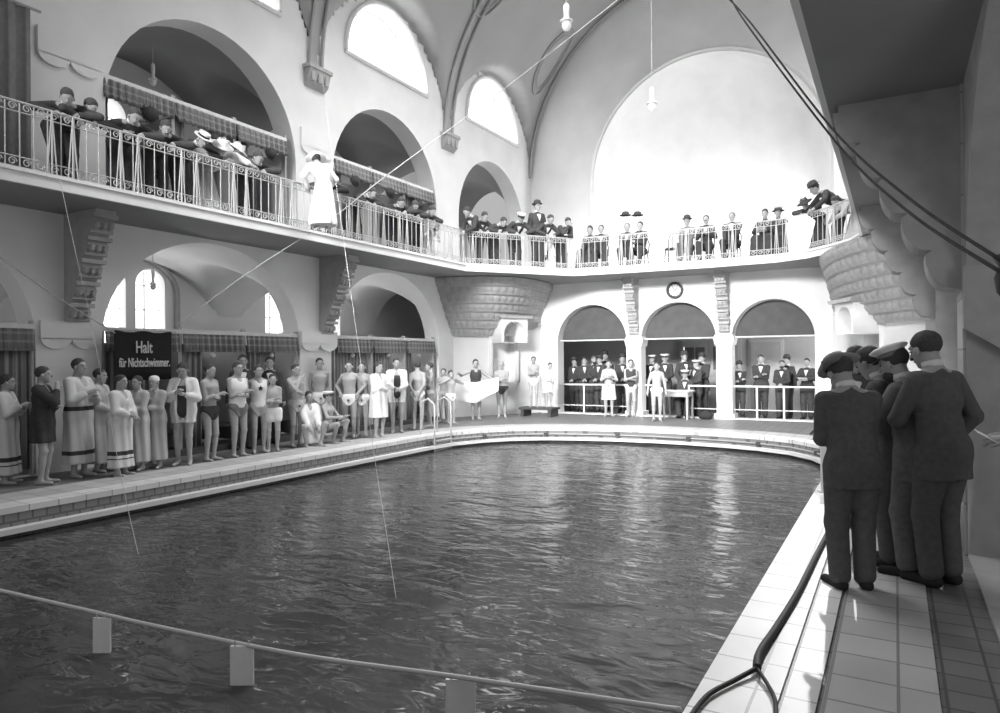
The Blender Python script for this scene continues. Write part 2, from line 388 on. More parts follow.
# transverse ribs, corbels and stucco ovals
def onv(x,y,out=.0): 
    return (x,y,ZV+math.sqrt(max(0,(5.65-out)**2-(x-XC)**2)))
ribs=[(BY[i]+BY[i+1])/2 for i in range(3)]+[YE-.15]
for i,y in enumerate(ribs):
    for dd in ((-.17,.17) if i<3 else (0,)):
        mb=MB(); mb.tube([(XC+5.6*math.cos(PI*j/48),y+dd,ZV+5.6*math.sin(PI*j/48)) for j in range(49)],.045,6); st(mb.build('trim_%d'%(50+i*2+(dd>0)),M['vault']))
    if i<3:
        for xs,sg in ((XL,1),(XR,-1)):
            mb=MB(); mb.prism([(0,7.42),(sg*.14,7.6),(sg*.2,7.85),(0,7.85)] if 0 else [(xs,7.45),(xs+sg*.12,7.55),(xs+sg*.2,7.82),(xs,7.82)],'y',y-.3,y+.3)
            for q in range(3): mb.box((xs+sg*.12,y-.2+q*.2,7.66),(.14,.1,.2))
            mb.bx(min(xs,xs+sg*.22),max(xs,xs+sg*.22),y-.34,y+.34,7.82,7.9)
            st(mb.build('trim_%d'%(100+i*2+(sg>0)),M['stone']))
# stucco ovals on the vault between the lunettes
def vaultpt(y,ang,r=5.61): return (XC-r*math.cos(ang),y,ZV+r*math.sin(ang))
for i,yc in enumerate(ribs[:3]+[20.2]):
    for s in (1,):
        for kk,(ay,aa) in enumerate(((.62,.2),(.5,.16))):
            cang=math.radians(46) if i<3 else math.radians(38)
            if i==3: ay*=.8
            mb=MB(); mb.tube([vaultpt(yc+ay*math.cos(2*PI*q/40),cang+aa*math.sin(2*PI*q/40)) for q in range(40)],.03 if kk==0 else .018,6,closed=True)
            st(mb.build('trim_%d'%(60+i*2+kk),M['vault']))
# --- right wall, lower and upper
RB=[4.05,9.15,14.0]
holesR=[archhole(4.5,2.25,.02,1.95,1.83),archhole(9.5,1.9,.02,1.95,1.83)]
st(plate('wall_right',[[(-1.5,0),(15.2,0),(15.2,ZS),(-1.5,ZS)]]+holesR,'x',XR,XR+.45,M['stone']))
uhR=[archhole(yc,2.0,ZF+.03,5.72,2.02) for yc in BY]+[archhole(yc,1.5,8.66,8.72,1.55) for yc in BY]
st(plate('wall_right_upper',[[(-1.5,ZS),(YE+.3,ZS),(YE+.3,10.9),(-1.5,10.9)]]+uhR,'x',XR,XR+.5,M['plaster']))
st(plate('wall_right_outer',[[(-1.5,0),(YE+.3,0),(YE+.3,10.9),(-1.5,10.9)]]+[archhole(yc,.9,.9,2.4,.9,12) for yc in (4.6,9.3)]+[archhole(yc,1.3,8.9,9.0,1.3) for yc in BY],'x',3.3,3.5,M['plaster']))
# transverse walls of the right aisle seen beyond the near arch
st(plate('wall_right_cross',[[(XR-.02,0),(3.3,0),(3.3,ZS),(XR-.02,ZS)]],'y',6.76,7.3,M['stonejoint']))
st(plate('wall_right_cross_far',[[(XR+.46,0),(3.3,0),(3.3,ZS),(XR+.46,ZS)]],'y',11.6,11.9,M['stone']))
# --- corner masses: diagonal wall + stepped shell corbel
def bez(a,c,b,t): return ((1-t)**2*a[0]+2*t*(1-t)*c[0]+t*t*b[0],(1-t)**2*a[1]+2*t*(1-t)*c[1]+t*t*b[1])
def cornermass(top,bot,name,label,rows,zb,ncell):
    """top/bot: bezier (a,c,b) in plan. Rows step outwards; each row is a frieze of shell-like lobes"""
    nt_=ncell*8; per=10; v=[];f=[]
    lev=[]
    for r in range(rows):
        for q in range(per):
            lev.append((r+q/per, q/per))
    lev.append((rows,0))
    for L,fr in lev:
        g=L/rows; z=zb+(ZS-zb)*g
        base=(math.floor(min(L,rows-.001))+.15+.55*fr)/rows
        for i in range(nt_+1):
            t=i/nt_
            a=bez(*bot,t); b=bez(*top,t)
            x=a[0]+(b[0]-a[0])*base; y=a[1]+(b[1]-a[1])*base
            t2=min(1,t+.01);t1=max(0,t-.01); p=bez(*top,t1);q=bez(*top,t2); tx,ty=q[0]-p[0],q[1]-p[1]; l=math.hypot(tx,ty); nx_,ny_=ty/l,-tx/l
            if name=='R': pass
            ph=(t*ncell+.5*(int(L)%2))%1
            lobe=math.sqrt(max(0,1-(2*ph-1)**2))
            prof=math.sin(PI*min(1,fr*1.05))**.6 if 0<fr<1 else 0
            d=.075*prof*(.45+.55*lobe)+(.05 if fr>.85 or fr<.08 else 0)
            v.append((x+nx_*d,y+ny_*d,z))
    for k_ in range(len(lev)-1):
        for i in range(nt_): q=k_*(nt_+1)+i; f.append((q,q+1,q+nt_+2,q+nt_+1))
    o=MB().add(v,f).build('trim_95' if name=='L' else 'trim_96',M['stone'],None,True,fix=False)
    return st(o)
TL=((-10.85,15.35),(-7.9,15.3),(-8.95,18.9)); BL=((-10.85,16.15),(-10.2,17.0),(-9.55,18.9))
cornermass(TL,BL,'L','stepped stone corner corbel of shell-carved rows beneath the gallery at the far left corner',7,2.3,17)
TR=((-1.45,18.9),(-1.75,15.0),(.55,13.2)); BR=((-1.2,18.9),(-.6,17.0),(.55,15.0))
cornermass(TR,BR,'R','stepped stone corner corbel of shell-carved rows beneath the gallery at the far right corner',7,2.3,20)
def diag(name,A,B,zt,mt,nc,nr,nz,parent=None,rec=.25):
    a=Vector(A);b=Vector(B);L=(b-a).length;dx=(b-a)/L
    o=plate(name,[[(0,0),(L,0),(L,zt),(0,zt)],archhole(nc*L,nr,.9,nz)],'y',-.35,0,mt)
    o.location=(a.x,a.y,0); o.rotation_euler=(0,0,math.atan2(dx.y,dx.x)); st(o)
    mb=MB(); mb.bx(nc*L-nr-.05,nc*L+nr+.05,.0-rec-.14,-rec-.1,.85,nz+nr+.1) if 0 else None
    return a,b,dx,L
# diagonal walls (front face towards the pool)
def diagwall(nm,A,B,side):
    a=Vector(A);b=Vector(B);L=(b-a).length;dx=(b-a)/L; ang=math.atan2(dx.y,dx.x)
    nc=.52;nr=.36;nz=2.35
    o=plate(nm,[[(0,0),(L,0),(L,2.75),(0,2.75)],archhole(nc*L,nr,.95,nz,n=16)],'y',0,.3,M['plaster']); o.location=(a.x,a.y,0); o.rotation_euler=(0,0,ang); st(o)
    t=empty('fountain_niche',(0,0,0)); t.location=(a.x,a.y,0); t.rotation_euler=(0,0,ang)
    mb=MB(); mb.prism(archhole(nc*L,nr+.04,.9,nz,n=16),'y',.3,.36); mb.build('back_panel',M['plaster'],t)
    mb=MB(); pts=[(x,-.03,z) for x,z in archhole(nc*L,nr+.09,.95,nz,n=16)]; mb.tube(pts,.07,6); mb.build('surround',M['plaster'],t,True)
    blk=plate('hood_block',[[(nc*L-.44,nz-.25),(nc*L+.44,nz-.25),(nc*L+.44,nz+.45),(nc*L-.44,nz+.45)],archhole(nc*L,nr,nz-.24,nz,n=16)],'y',-.62,-.02,M['plaster'],t)
    mb=MB(); mb.prism([(nc*L-.62,nz+.52),(nc*L+.62,nz+.52),(nc*L+.5,nz+.44),(nc*L-.5,nz+.44)],'y',-.72,0); mb.build('hood',M['stone'],t)
    mb=MB(); mb.lathe([(.12,.6),(.3,.72),(.38,.92),(.38,.97),(.3,.97)],(nc*L,0,0),20); mb.build('basin',M['plaster'],t,True)
    tag(t,'arched wall fountain niche under a flat hood in the far %s corner wall'%side,'niche')
diagwall('wall_corner_left',(-10.85,16.15),(-9.2,19.1),'left')
diagwall('wall_corner_right',(-1.5,19.1),(.6,15.0),'right')
# piers: heart-shaped (scalloped) capitals on the left and right arcades
TN=80
def piercap(x0,x1,yc,half,name,lab,mt):
    t=MB()
    z1,z0=2.25,1.86
    t.bx(x0,x1,yc-half,yc+half,z0+.12,z1)
    for s in (-1,1):
        c=yc+s*half/2; pr=[(c-half/2,z0+.13),(c-half/2,z0+.05),(c-half*.3,z0-.02),(c,z0-.06),(c+half*.3,z0-.02),(c+half/2,z0+.05),(c+half/2,z0+.13)]
        pr=[(c-half/2,z0+.13)]+[(c+half/2*math.cos(PI+PI*q/10),z0+.13+.16*math.sin(PI+PI*q/10)) for q in range(1,10)]+[(c+half/2,z0+.13)]
        t.prism(pr,'x',x0,x1)
    global TN; TN+=1; return st(t.build('trim_%d'%TN,mt))
piercap(XL-.5,XL+.05,5.82,.44,'pier_capital','scalloped pier capital left of the dark banner','' or M['plaster'])
piercap(XL-.5,XL+.09,10.95,.52,'pier_capital','bright scalloped pier capital between the two rows of changing cabins',M['plaster'])
mb=MB(); mb.prism([(XR-.02,1.85),(XR+.45,1.52),(XR+.95,1.85),(XR+.95,2.35),(XR-.02,2.35)],'y',6.64,6.77); st(mb.build('trim_90',M['stone']))
for q in range(5):
    pass
# upper pier capitals with the same scallops
for yc,lab in ((5.82,'scalloped gallery pier capital at upper left beside the dark drapery'),(10.95,'sunlit scalloped gallery pier capital above the woman in white')):
    t=MB(); h=.46; z0=6.05
    t.bx(XL-.4,XL+.05,yc-h,yc+h,z0+.12,z0+.5)
    for s in (-1,1):
        c=yc+s*h/2; t.prism([(c-h/2,z0+.13)]+[(c+h/2*math.cos(PI+PI*q/10),z0+.13+.16*math.sin(PI+PI*q/10)) for q in range(1,10)]+[(c+h/2,z0+.13)],'x',XL-.4,XL+.05)
    TN+=1; st(t.build('trim_%d'%TN,M['plaster']))
# --- scrolled brackets under the gallery
def bracket(x0,z0,x1,z1,w,name,lab,place,group,n=5,mt=None,deep=False):
    """profile in (out,z) from the wall foot (x0=0) out to x1 at top; built in local frame, x = out"""
    t=MB(); foot=-.0
    prof=[(0,z1),(x1+.06,z1),(x1+.06,z1-.06)]
    steps=[]
    for i in range(n,0,-1):
        xa=x1*i/n; xb=x1*(i-1)/n; za=z0+(z1-.06-z0)*i/n; zb=z0+(z1-.06-z0)*(i-1)/n
        if not deep:
            prof+=[(xa,za),(xa-.02+.0,za-.07),(xa+.02,za-.12),(xa-.0,za-(za-zb)*.55),(xb+.06,zb+.08),(xb+.03,zb+.03)]
        else:
            for q in range(7):
                a=PI/2*q/6; prof.append((xb+.1+(xa-xb)*math.cos(a),za-(za-zb)*.88*math.sin(a)))
            prof.append((xb+.05,zb+(za-zb)*.1))
    prof+=[(0,z0)]
    t.prism([(p[0],p[1]) for p in prof],'y',-w/2,w/2)
    r=empty(name,place[0],place[1])
    o=t.build('body',mt or M['stone'],r)
    if not deep:
        g=MB()
        for i in range(n,0,-1):
            xa=x1*i/n; xb=x1*(i-1)/n; za=z0+(z1-.06-z0)*i/n; zb=z0+(z1-.06-z0)*(i-1)/n
            for s in (-1,0,1):
                g.tube([(xa+.03,s*w*.33,za-.12),(xa+.015,s*w*.33,za-(za-zb)*.55),(xb+.07,s*w*.33,zb+.09)],[.035,.045,.02],6)
            g.box((xa+.02,0,za-.03),(.1,w+.06,.06))
            g.tube([(xb+.08,-w/2-.02,zb+.08),(xb+.08,w/2+.02,zb+.08)],.035,8)
        g.build('scrollwork',mt or M['stone'],r)
    tag(r,lab,'bracket',group)
bracket(0,2.2,.78,ZS,.3,'gallery_bracket','scrolled bracket under the left gallery, right of the nearest pier and above the banner end',((XL,5.88,0),0),'scrolled brackets under the gallery')
bracket(0,2.15,.78,ZS,.3,'gallery_bracket','scrolled bracket under the left gallery between the two striped cabin rows',((XL,11.17,0),0),'scrolled brackets under the gallery')
bracket(0,2.26,.55,ZS,.26,'gallery_bracket','scrolled bracket on the far wall left of the round clock',((-6.36,YA,0),-PI/2),'scrolled brackets under the gallery')
bracket(0,2.26,.55,ZS,.26,'gallery_bracket','scrolled bracket on the far wall right of the round clock',((-3.9,YA,0),-PI/2),'scrolled brackets under the gallery')
bracket(0,2.15,.86,ZS,.5,'stone_bracket','large stepped stone bracket under the near right gallery',((XR,7.05,0),PI),'stepped stone brackets on the right',n=5,deep=True,mt=M['stone'])
bracket(0,2.15,.86,ZS,.5,'stone_bracket','stepped stone bracket further along under the right gallery',((XR,11.8,0),PI),'stepped stone brackets on the right',n=5,deep=True,mt=M['stone'])
# --- daylight: lamps in the nave windows and left aisles, plus added fill and shadow lights
def area(name,loc,tgt,sx,sy,e,spread=180):
    l=bpy.data.lights.new(name,'AREA'); l.shape='RECTANGLE'; l.size=sx; l.size_y=sy; l.energy=e; l.spread=math.radians(spread)
    o=bpy.data.objects.new(name,l); COL.objects.link(o); o.location=loc; d=Vector(tgt)-Vector(loc); o.rotation_euler=d.to_track_quat('-Z','Y').to_euler(); return o
for i,yc in enumerate(BY):
    area('daylight_right_window',(XR-.05,yc,9.45),(-9,yc+(.5 if i<3 else -1),2.),2.4,1.4,[0,12,95,65][i])
    area('daylight_left_window',(XL+.05,yc,9.4),(-2,yc+.3,3),2.4,1.4,[6,30,50,25][i])
area('overhead_fill',(XC,11.5,12.9),(XC,13.6,0),2.6,7,850,115)  # fill added under the vault crown; no skylight is built
area('rear_fill',(XC,-1.3,7.4),(-6.2,19,1.2),5,2,500,42)  # unseen fill added at the camera end to brighten the far arcade
area('added_end_light',(-.72,YE-.05,7.7),(-.2,5.5,.8),.7,1.6,150)  # added at an invented opening behind the right gallery, for the men's shadows
sl=bpy.data.lights.new('added_shadow_spot','SPOT'); sl.energy=5200; sl.spot_size=math.radians(23); sl.spot_blend=.35; sl.shadow_soft_size=.07  # spot added above the far gallery to cast the near men's shadows
so=bpy.data.objects.new('added_shadow_spot',sl); COL.objects.link(so); so.location=(-1.45,17.4,8.1); so.rotation_euler=(Vector((-.35,4.6,0))-Vector(so.location)).to_track_quat('-Z','Y').to_euler()
for c in (3.25,8.5,12.9): area('daylight_left_aisle',(-13.5,c,2.5),(-11,c,1.5),1.4,1.4,[2,20,45][int(c>5)+int(c>10)])
for c in (5,9.1,13.5,18.5): area('daylight_gallery_aisle',(-13.5,c,6.4),(-11,c,5.4),1.4,1.2,[1,3,12,22][int(c>6)+int(c>11)+int(c>16)])
area('right_aisle_fill',(3.1,3.2,2.4),(.9,6.7,1.4),1.5,1.6,34); area('right_aisle_fill',(.62,9.5,1.7),(-7.0,12,1.),2.4,2.2,25,140); area('right_wall_fill',(.4,12.95,1.75),(-8.5,18.3,1.6),1.5,2.3,80,150)  # three added fills: near pier, right arch opening, far end from a solid wall
area('corridor_fill',(-.6,20.3,2.4),(-6,21.5,1.6),1.2,1.2,80)  # fill added to brighten the corridor's back wall
area('niche_fill',(AX+3.1,YE+1.2,5.2),(AX-2,YE+2.6,4.3),1.0,1.6,330)  # fill added inside the niche, which has no window
wd=bpy.data.worlds.new('world'); scn.world=wd; wd.use_nodes=True; wd.node_tree.nodes['Background'].inputs[0].default_value=(1,1,1,1); wd.node_tree.nodes['Background'].inputs[1].default_value=.48
scn.view_settings.view_transform='Standard'; scn.view_settings.look='None'; scn.view_settings.gamma=1; scn.view_settings.exposure=0; scn.view_settings.use_curve_mapping=False
# ------------------------------------------------------------------ figures: smooth-union volumes meshed as one continuous surface
def V3(*a): return np.array(a,dtype=np.float32)
class Field:
    def __init__(s,lo,hi,h):
        s.h=h; s.lo=np.array(lo,dtype=np.float32); s.n=np.maximum(4,np.ceil((np.array(hi)-s.lo)/h).astype(int)+1)
        s.d=np.full(s.n,1.0,dtype=np.float32); s.ax=[s.lo[i]+h*np.arange(s.n[i],dtype=np.float32) for i in range(3)]
    def sub(s,lo,hi):
        a=np.clip(((np.array(lo)-s.lo)/s.h).astype(int),0,s.n-1); b=np.clip(((np.array(hi)-s.lo)/s.h).astype(int)+2,1,s.n)
        sl=tuple(slice(int(a[i]),int(max(b[i],a[i]+1))) for i in range(3))
        return sl,np.meshgrid(s.ax[0][sl[0]],s.ax[1][sl[1]],s.ax[2][sl[2]],indexing='ij',sparse=True)
    def smin(s,sl,e,k):
        f=s.d[sl]; hh=np.clip(.5+.5*(f-e)/k,0,1); s.d[sl]=f*(1-hh)+e*hh-k*hh*(1-hh)
    def cap(s,a,b,ra,rb,k=.02,m=.09):
        a=np.array(a,dtype=np.float32);b=np.array(b,dtype=np.float32); r=max(ra,rb)+m
        sl,(X,Y,Z)=s.sub(np.minimum(a,b)-r,np.maximum(a,b)+r); ab=b-a; L=float(ab@ab)+1e-9
        t=np.clip(((X-a[0])*ab[0]+(Y-a[1])*ab[1]+(Z-a[2])*ab[2])/L,0,1)
        e=np.sqrt((X-a[0]-t*ab[0])**2+(Y-a[1]-t*ab[1])**2+(Z-a[2]-t*ab[2])**2)-(ra+(rb-ra)*t); s.smin(sl,e,k)
    def ell(s,c,R,B,k=.03,sub=False,m=.1):
        c=np.array(c,dtype=np.float32); r=max(R)+m; sl,(X,Y,Z)=s.sub(c-r,c+r)
        q=[((X-c[0])*B[i][0]+(Y-c[1])*B[i][1]+(Z-c[2])*B[i][2])/R[i] for i in range(3)]
        k0=np.sqrt(q[0]**2+q[1]**2+q[2]**2)+1e-6; k1=np.sqrt((q[0]/R[0])**2+(q[1]/R[1])**2+(q[2]/R[2])**2)+1e-6
        e=k0*(k0-1)/k1
        if sub:
            f=s.d[sl]; e=-e; hh=np.clip(.5-.5*(f-e)/k,0,1); s.d[sl]=f*(1-hh)+e*hh+k*hh*(1-hh)
        else: s.smin(sl,e,k)
    def cut(s,n,p):
        """keep the side where n.(x-p)<0"""
        n=np.array(n,dtype=np.float32); p=np.array(p,dtype=np.float32)
        X,Y,Z=np.meshgrid(*s.ax,indexing='ij',sparse=True); s.d=np.maximum(s.d,(X-p[0])*n[0]+(Y-p[1])*n[1]+(Z-p[2])*n[2])
    def mesh(s):
        F=s.d; F[0]=F[-1]=1; F[:,0]=F[:,-1]=1; F[:,:,0]=F[:,:,-1]=1
        I=F<0; n0,n1,n2=F.shape
        c=np.zeros((n0-1,n1-1,n2-1),dtype=np.int8)
        for i in(0,1):
            for j in(0,1):
                for k in(0,1): c+=I[i:n0-1+i,j:n1-1+j,k:n2-1+k]
        act=np.argwhere((c>0)&(c<8))
        if len(act)==0: return None
        idx=np.full(c.shape,-1,dtype=np.int32); idx[tuple(act.T)]=np.arange(len(act))
        acc=np.zeros((len(act),3),dtype=np.float32); cnt=np.zeros(len(act),dtype=np.float32)
        cor={}
        for i in(0,1):
            for j in(0,1):
                for k in(0,1): cor[(i,j,k)]=F[act[:,0]+i,act[:,1]+j,act[:,2]+k]
        for ax in range(3):
            for p in(0,1):
                for q in(0,1):
                    a=[p,q]; a.insert(ax,0); b=[p,q]; b.insert(ax,1)
                    fa=cor[tuple(a)];fb=cor[tuple(b)]; m=(fa<0)!=(fb<0); t=np.where(m,fa/(fa-fb+1e-12),0)
                    pos=np.array(a,dtype=np.float32)[None,:].repeat(len(act),0); pos[:,ax]=t
                    acc+=pos*m[:,None]; cnt+=m
        vv=s.lo+s.h*(act+acc/cnt[:,None]); fs=[]
        for ax in range(3):
            sl0=[slice(None)]*3; sl1=[slice(None)]*3; sl0[ax]=slice(0,-1); sl1[ax]=slice(1,None)
            A=I[tuple(sl0)];B=I[tuple(sl1)]; e=np.argwhere(A!=B)
            o=[a for a in range(3) if a!=ax]; u=np.zeros(3,int);w=np.zeros(3,int);u[o[0]]=1;w[o[1]]=1
            ok=(e[:,o[0]]>0)&(e[:,o[1]]>0)&(e[:,o[0]]<F.shape[o[0]]-1)&(e[:,o[1]]<F.shape[o[1]]-1); e=e[ok]
            ins=A[tuple(e.T)]
            q=[idx[tuple((e-u-w).T)],idx[tuple((e-w).T)],idx[tuple(e.T)],idx[tuple((e-u).T)]]
            Q=np.stack(q,1); flip=ins if ax!=1 else ~ins
            Q[~flip]=Q[~flip][:,::-1]; fs.append(Q)
        return vv,np.concatenate(fs)
def np2obj(name,v,f,mt,parent=None,extra=None,smooth=True):
    me=bpy.data.meshes.new(name)
    if extra is not None and len(extra.v):
        ev=np.array(extra.v,dtype=np.float32); n=len(v); v=np.concatenate([v,ev]); ef=[tuple(i+n for i in q) for q in extra.f]
        me.from_pydata(v.tolist(),[],f.tolist()+ef)
    else:
        me.vertices.add(len(v)); me.vertices.foreach_set('co',np.asarray(v,dtype=np.float32).ravel())
        me.loops.add(len(f)*4); me.loops.foreach_set('vertex_index',f.astype(np.int32).ravel())
        me.polygons.add(len(f)); me.polygons.foreach_set('loop_start',np.arange(0,len(f)*4,4,dtype=np.int32)); me.polygons.foreach_set('loop_total',np.full(len(f),4,dtype=np.int32))
        me.update(calc_edges=True)
    me.validate()
    return link(name,me,mt,parent,smooth)
def nrm(a): a=np.array(a,dtype=float); return a/(np.linalg.norm(a)+1e-9)
def ik(a,t,l1,l2,pole):
    a=np.array(a,float);t=np.array(t,float); d=t-a; L=np.linalg.norm(d); L=min(max(L,abs(l1-l2)+.01),(l1+l2)*.995); dn=nrm(d); t=a+dn*L
    x=(l1*l1-l2*l2+L*L)/(2*L); h=math.sqrt(max(0,l1*l1-x*x)); p=np.array(pole,float); p=p-dn*(p@dn); p=nrm(p)
    return a+dn*x+p*h,t
ARMS={ # right and left hand targets from shoulder centre (forward, left, up), elbow pole
 'down':((.06,-.27,-.6),(.06,.27,-.6)),'crossed':((.19,.04,-.25),(.22,-.05,-.3)),'hips':((.04,-.2,-.43),(.04,.2,-.43)),
 'clasp':((.26,-.03,-.4),(.26,.03,-.4)),'behind':((-.17,-.05,-.52),(-.17,.05,-.52)),'chin':((.2,.0,-.02),(.22,-.06,-.28)),
 'paper':((.36,-.1,-.28),(.36,.1,-.28)),'up':((.1,-.3,.3),(.1,.3,.3)),'spread':((.25,-.52,-.1),(.25,.5,-.3)),'lap':((.36,-.1,-.5),(.36,.1,-.5)),
 'chest':((.24,-.04,-.2),(.24,.06,-.24)),'hipdown':((.04,-.26,-.42),(.06,.27,-.6)),'reach':((.2,-.2,-.5),(.52,.2,-.25)),'shoulder':((.1,-.2,-.02),(.1,.2,-.02)),
 'write':((.36,-.04,-.36),(.32,.12,-.38)),'pocket':((.08,-.23,-.5),(.28,.06,-.3)),
}
HAIRM={'dark':'hair','light':'hairl','none':None}
def hatmesh(kind,c,hf,hl,hu,s,root):
    R=Matrix(((hf[0],hl[0],hu[0]),(hf[1],hl[1],hu[1]),(hf[2],hl[2],hu[2])))
    def at(x,y,z): return tuple(np.array(c)+(np.array(hf)*x+np.array(hl)*y+np.array(hu)*z)*s)
    S=lambda pr:[(a*s,b*s) for a,b in pr]
    if kind=='bowler':
        o=MB().lathe(S([(.0,-.002),(.135,.006),(.142,.016),(.13,.01),(.1,.006),(.1,.06),(.085,.1),(.05,.122),(.0,.13)]),at(-.01,0,.065),16,R,1.12,.95).build('bowler_hat',M['suit'],root,True)
        MB().lathe(S([(.102,.01),(.102,.035)]),at(-.01,0,.065),16,R,1.12,.95).build('hat_band',M['black'],o,True)
    elif kind=='boater':
        o=MB().lathe(S([(0,0),(.155,.0),(.155,.01),(.095,.012),(.095,.075),(.0,.08)]),at(0,0,.06),18,R,1.1,.95).build('boater_hat',M['straw'],root)
        MB().lathe(S([(.098,.014),(.098,.042)]),at(0,0,.06),18,R,1.1,.95).build('hat_band',M['black'],o,True)
    elif kind in('whitecap','darkcap','greycap'):
        m1={'whitecap':'white','darkcap':'mgrey','greycap':'lgrey'}[kind]
        o=MB().lathe(S([(.085,0),(.092,.03),(.128,.055),(.13,.068),(.1,.082),(.0,.088)]),at(0,0,.055),16,R,1.08,1).build('cap',M[m1],root,True)
        MB().lathe(S([(.09,-.004),(.094,.03)]),at(0,0,.055),16,R,1.08,1).build('cap_band',M['suit' if kind!='whitecap' else 'mgrey'],o,True)
        mb=MB(); n=8; vs=[];
        for i in range(n+1):
            a=-1.0+2.*i/n; vs.append(at(.085*math.cos(a)+.01,.09*math.sin(a),.062)); vs.append(at(.15*math.cos(a)+.0,.085*math.sin(a),.04))
        vs2=[tuple(np.array(q)+np.array(hu)*.006*s) for q in vs]
        f=[(2*i,2*i+1,2*i+3,2*i+2) for i in range(n)]; g=[tuple(x+len(vs) for x in q[::-1]) for q in f]
        mb.add(vs+vs2,f+g+[(2*i+1,2*i+3,2*i+3+len(vs),2*i+1+len(vs)) for i in range(n)]); mb.build('visor',M['black'],o)
    elif kind=='tricorne':
        v=[];n=30
        for rad,z,am in ((.0,.10,0),(.07,.095,0),(.095,.05,0),(.1,.01,.0),(.125,.02,.03),(.135,.045,.04),(.128,.047,.038),(.115,.015,.025),(.09,.0,0)):
            for j in range(n): a=2*PI*j/n; q=rad+am*math.cos(3*a); v.append(at(q*math.cos(a)*1.1,q*math.sin(a),.055+z-(.02 if am else 0)*math.cos(3*a)))
        f=[(i*n+j,i*n+(j+1)%n,(i+1)*n+(j+1)%n,(i+1)*n+j) for i in range(8) for j in range(n)]
        MB().add(v,f).build('cornered_hat',M['mgrey'],root,True)
    elif kind=='swimcap':
        MB().lathe(S([(.088,-.02),(.096,.02),(.09,.06),(.06,.09),(0,.102)]),at(-.005,0,.035),16,R,1.1,.95).build('bathing_cap',M['white'],root,True)
    elif kind in('ladywhite','ladydark'):
        m1='white' if kind=='ladywhite' else 'suit'
        o=MB().lathe(S([(0,0),(.2,-.02),(.205,-.008),(.11,.02),(.11,.06),(.085,.095),(.0,.1)]),at(-.02,0,.065),18,R,1.,1).build('wide_hat',M[m1],root,True)
        mb=MB()
        for i in range(7):
            a=i*.9; mb.lathe([(r_*s,z_*s) for r_,z_ in [(.0,-.02),(.035,0),(.03,.03),(0,.04)]],at(-.02+.07*math.cos(a),.07*math.sin(a),.12+.03*(i%2)),8,R)
        mb.build('flowers',M['lgrey' if kind=='ladywhite' else 'mgrey'],o,True)
    elif kind=='plume':
        o=MB().lathe(S([(0,0),(.15,.0),(.16,.01),(.1,.02),(.09,.08),(.0,.09)]),at(-.02,0,.06),14,R,1,1).build('plumed_hat',M['suit'],root,True)
        mb=MB()
        for i in range(5): mb.tube([at(-.05,-.05+.03*i,.11),at(-.07,-.09+.045*i,.2),at(-.14,-.12+.055*i,.23)],[.02*s,.035*s,.012*s],6)
        mb.build('plume',M['lgrey'],o,True)
    elif kind=='helmet':
        o=MB().lathe(S([(0,0),(.13,-.01),(.135,.0),(.1,.015),(.1,.06),(.08,.1),(.03,.125),(0,.13)]),at(-.01,0,.06),16,R,1.1,.95).build('helmet',M['suit'],root,True)
        MB().lathe(S([(.02,.12),(.012,.15),(.012,.21),(0,.215)]),at(-.01,0,.06),8,R).build('helmet_tip',M['white'],o,True)
def fingers(mb,wr,d,nn,side,s,curl=.5,r=.0085,n=5):
    """wr wrist, d hand direction, nn palm normal (curl towards it)"""
    d=nrm(d); nn=nrm(np.array(nn)-d*(np.array(nn)@d)); w=np.cross(d,nn)*side
    kn=wr+d*.085*s
    for i,(o,l) in enumerate(((.028,.068),(.01,.078),(-.009,.072),(-.026,.056))):
        b=kn+w*o*s; a1=curl*.6; p1=b+(d*math.cos(a1)+nn*math.sin(a1))*l*.5*s; a2=curl*1.9; p2=p1+(d*math.cos(a2)+nn*math.sin(a2))*l*.5*s
        mb.tube([b-d*.02*s,b,p1,p2],[r*s,r*1.05*s,r*.95*s,r*.7*s],n)
    b=wr+d*.03*s+w*.03*s; p1=b+(d*.7+w*.6+nn*.25)*.035*s; p2=p1+(d*.95+w*.1+nn*.4)*.032*s
    mb.tube([b-w*.012*s,b,p1,p2],[r*1.3*s,r*1.3*s,r*1.1*s,r*.8*s],n)
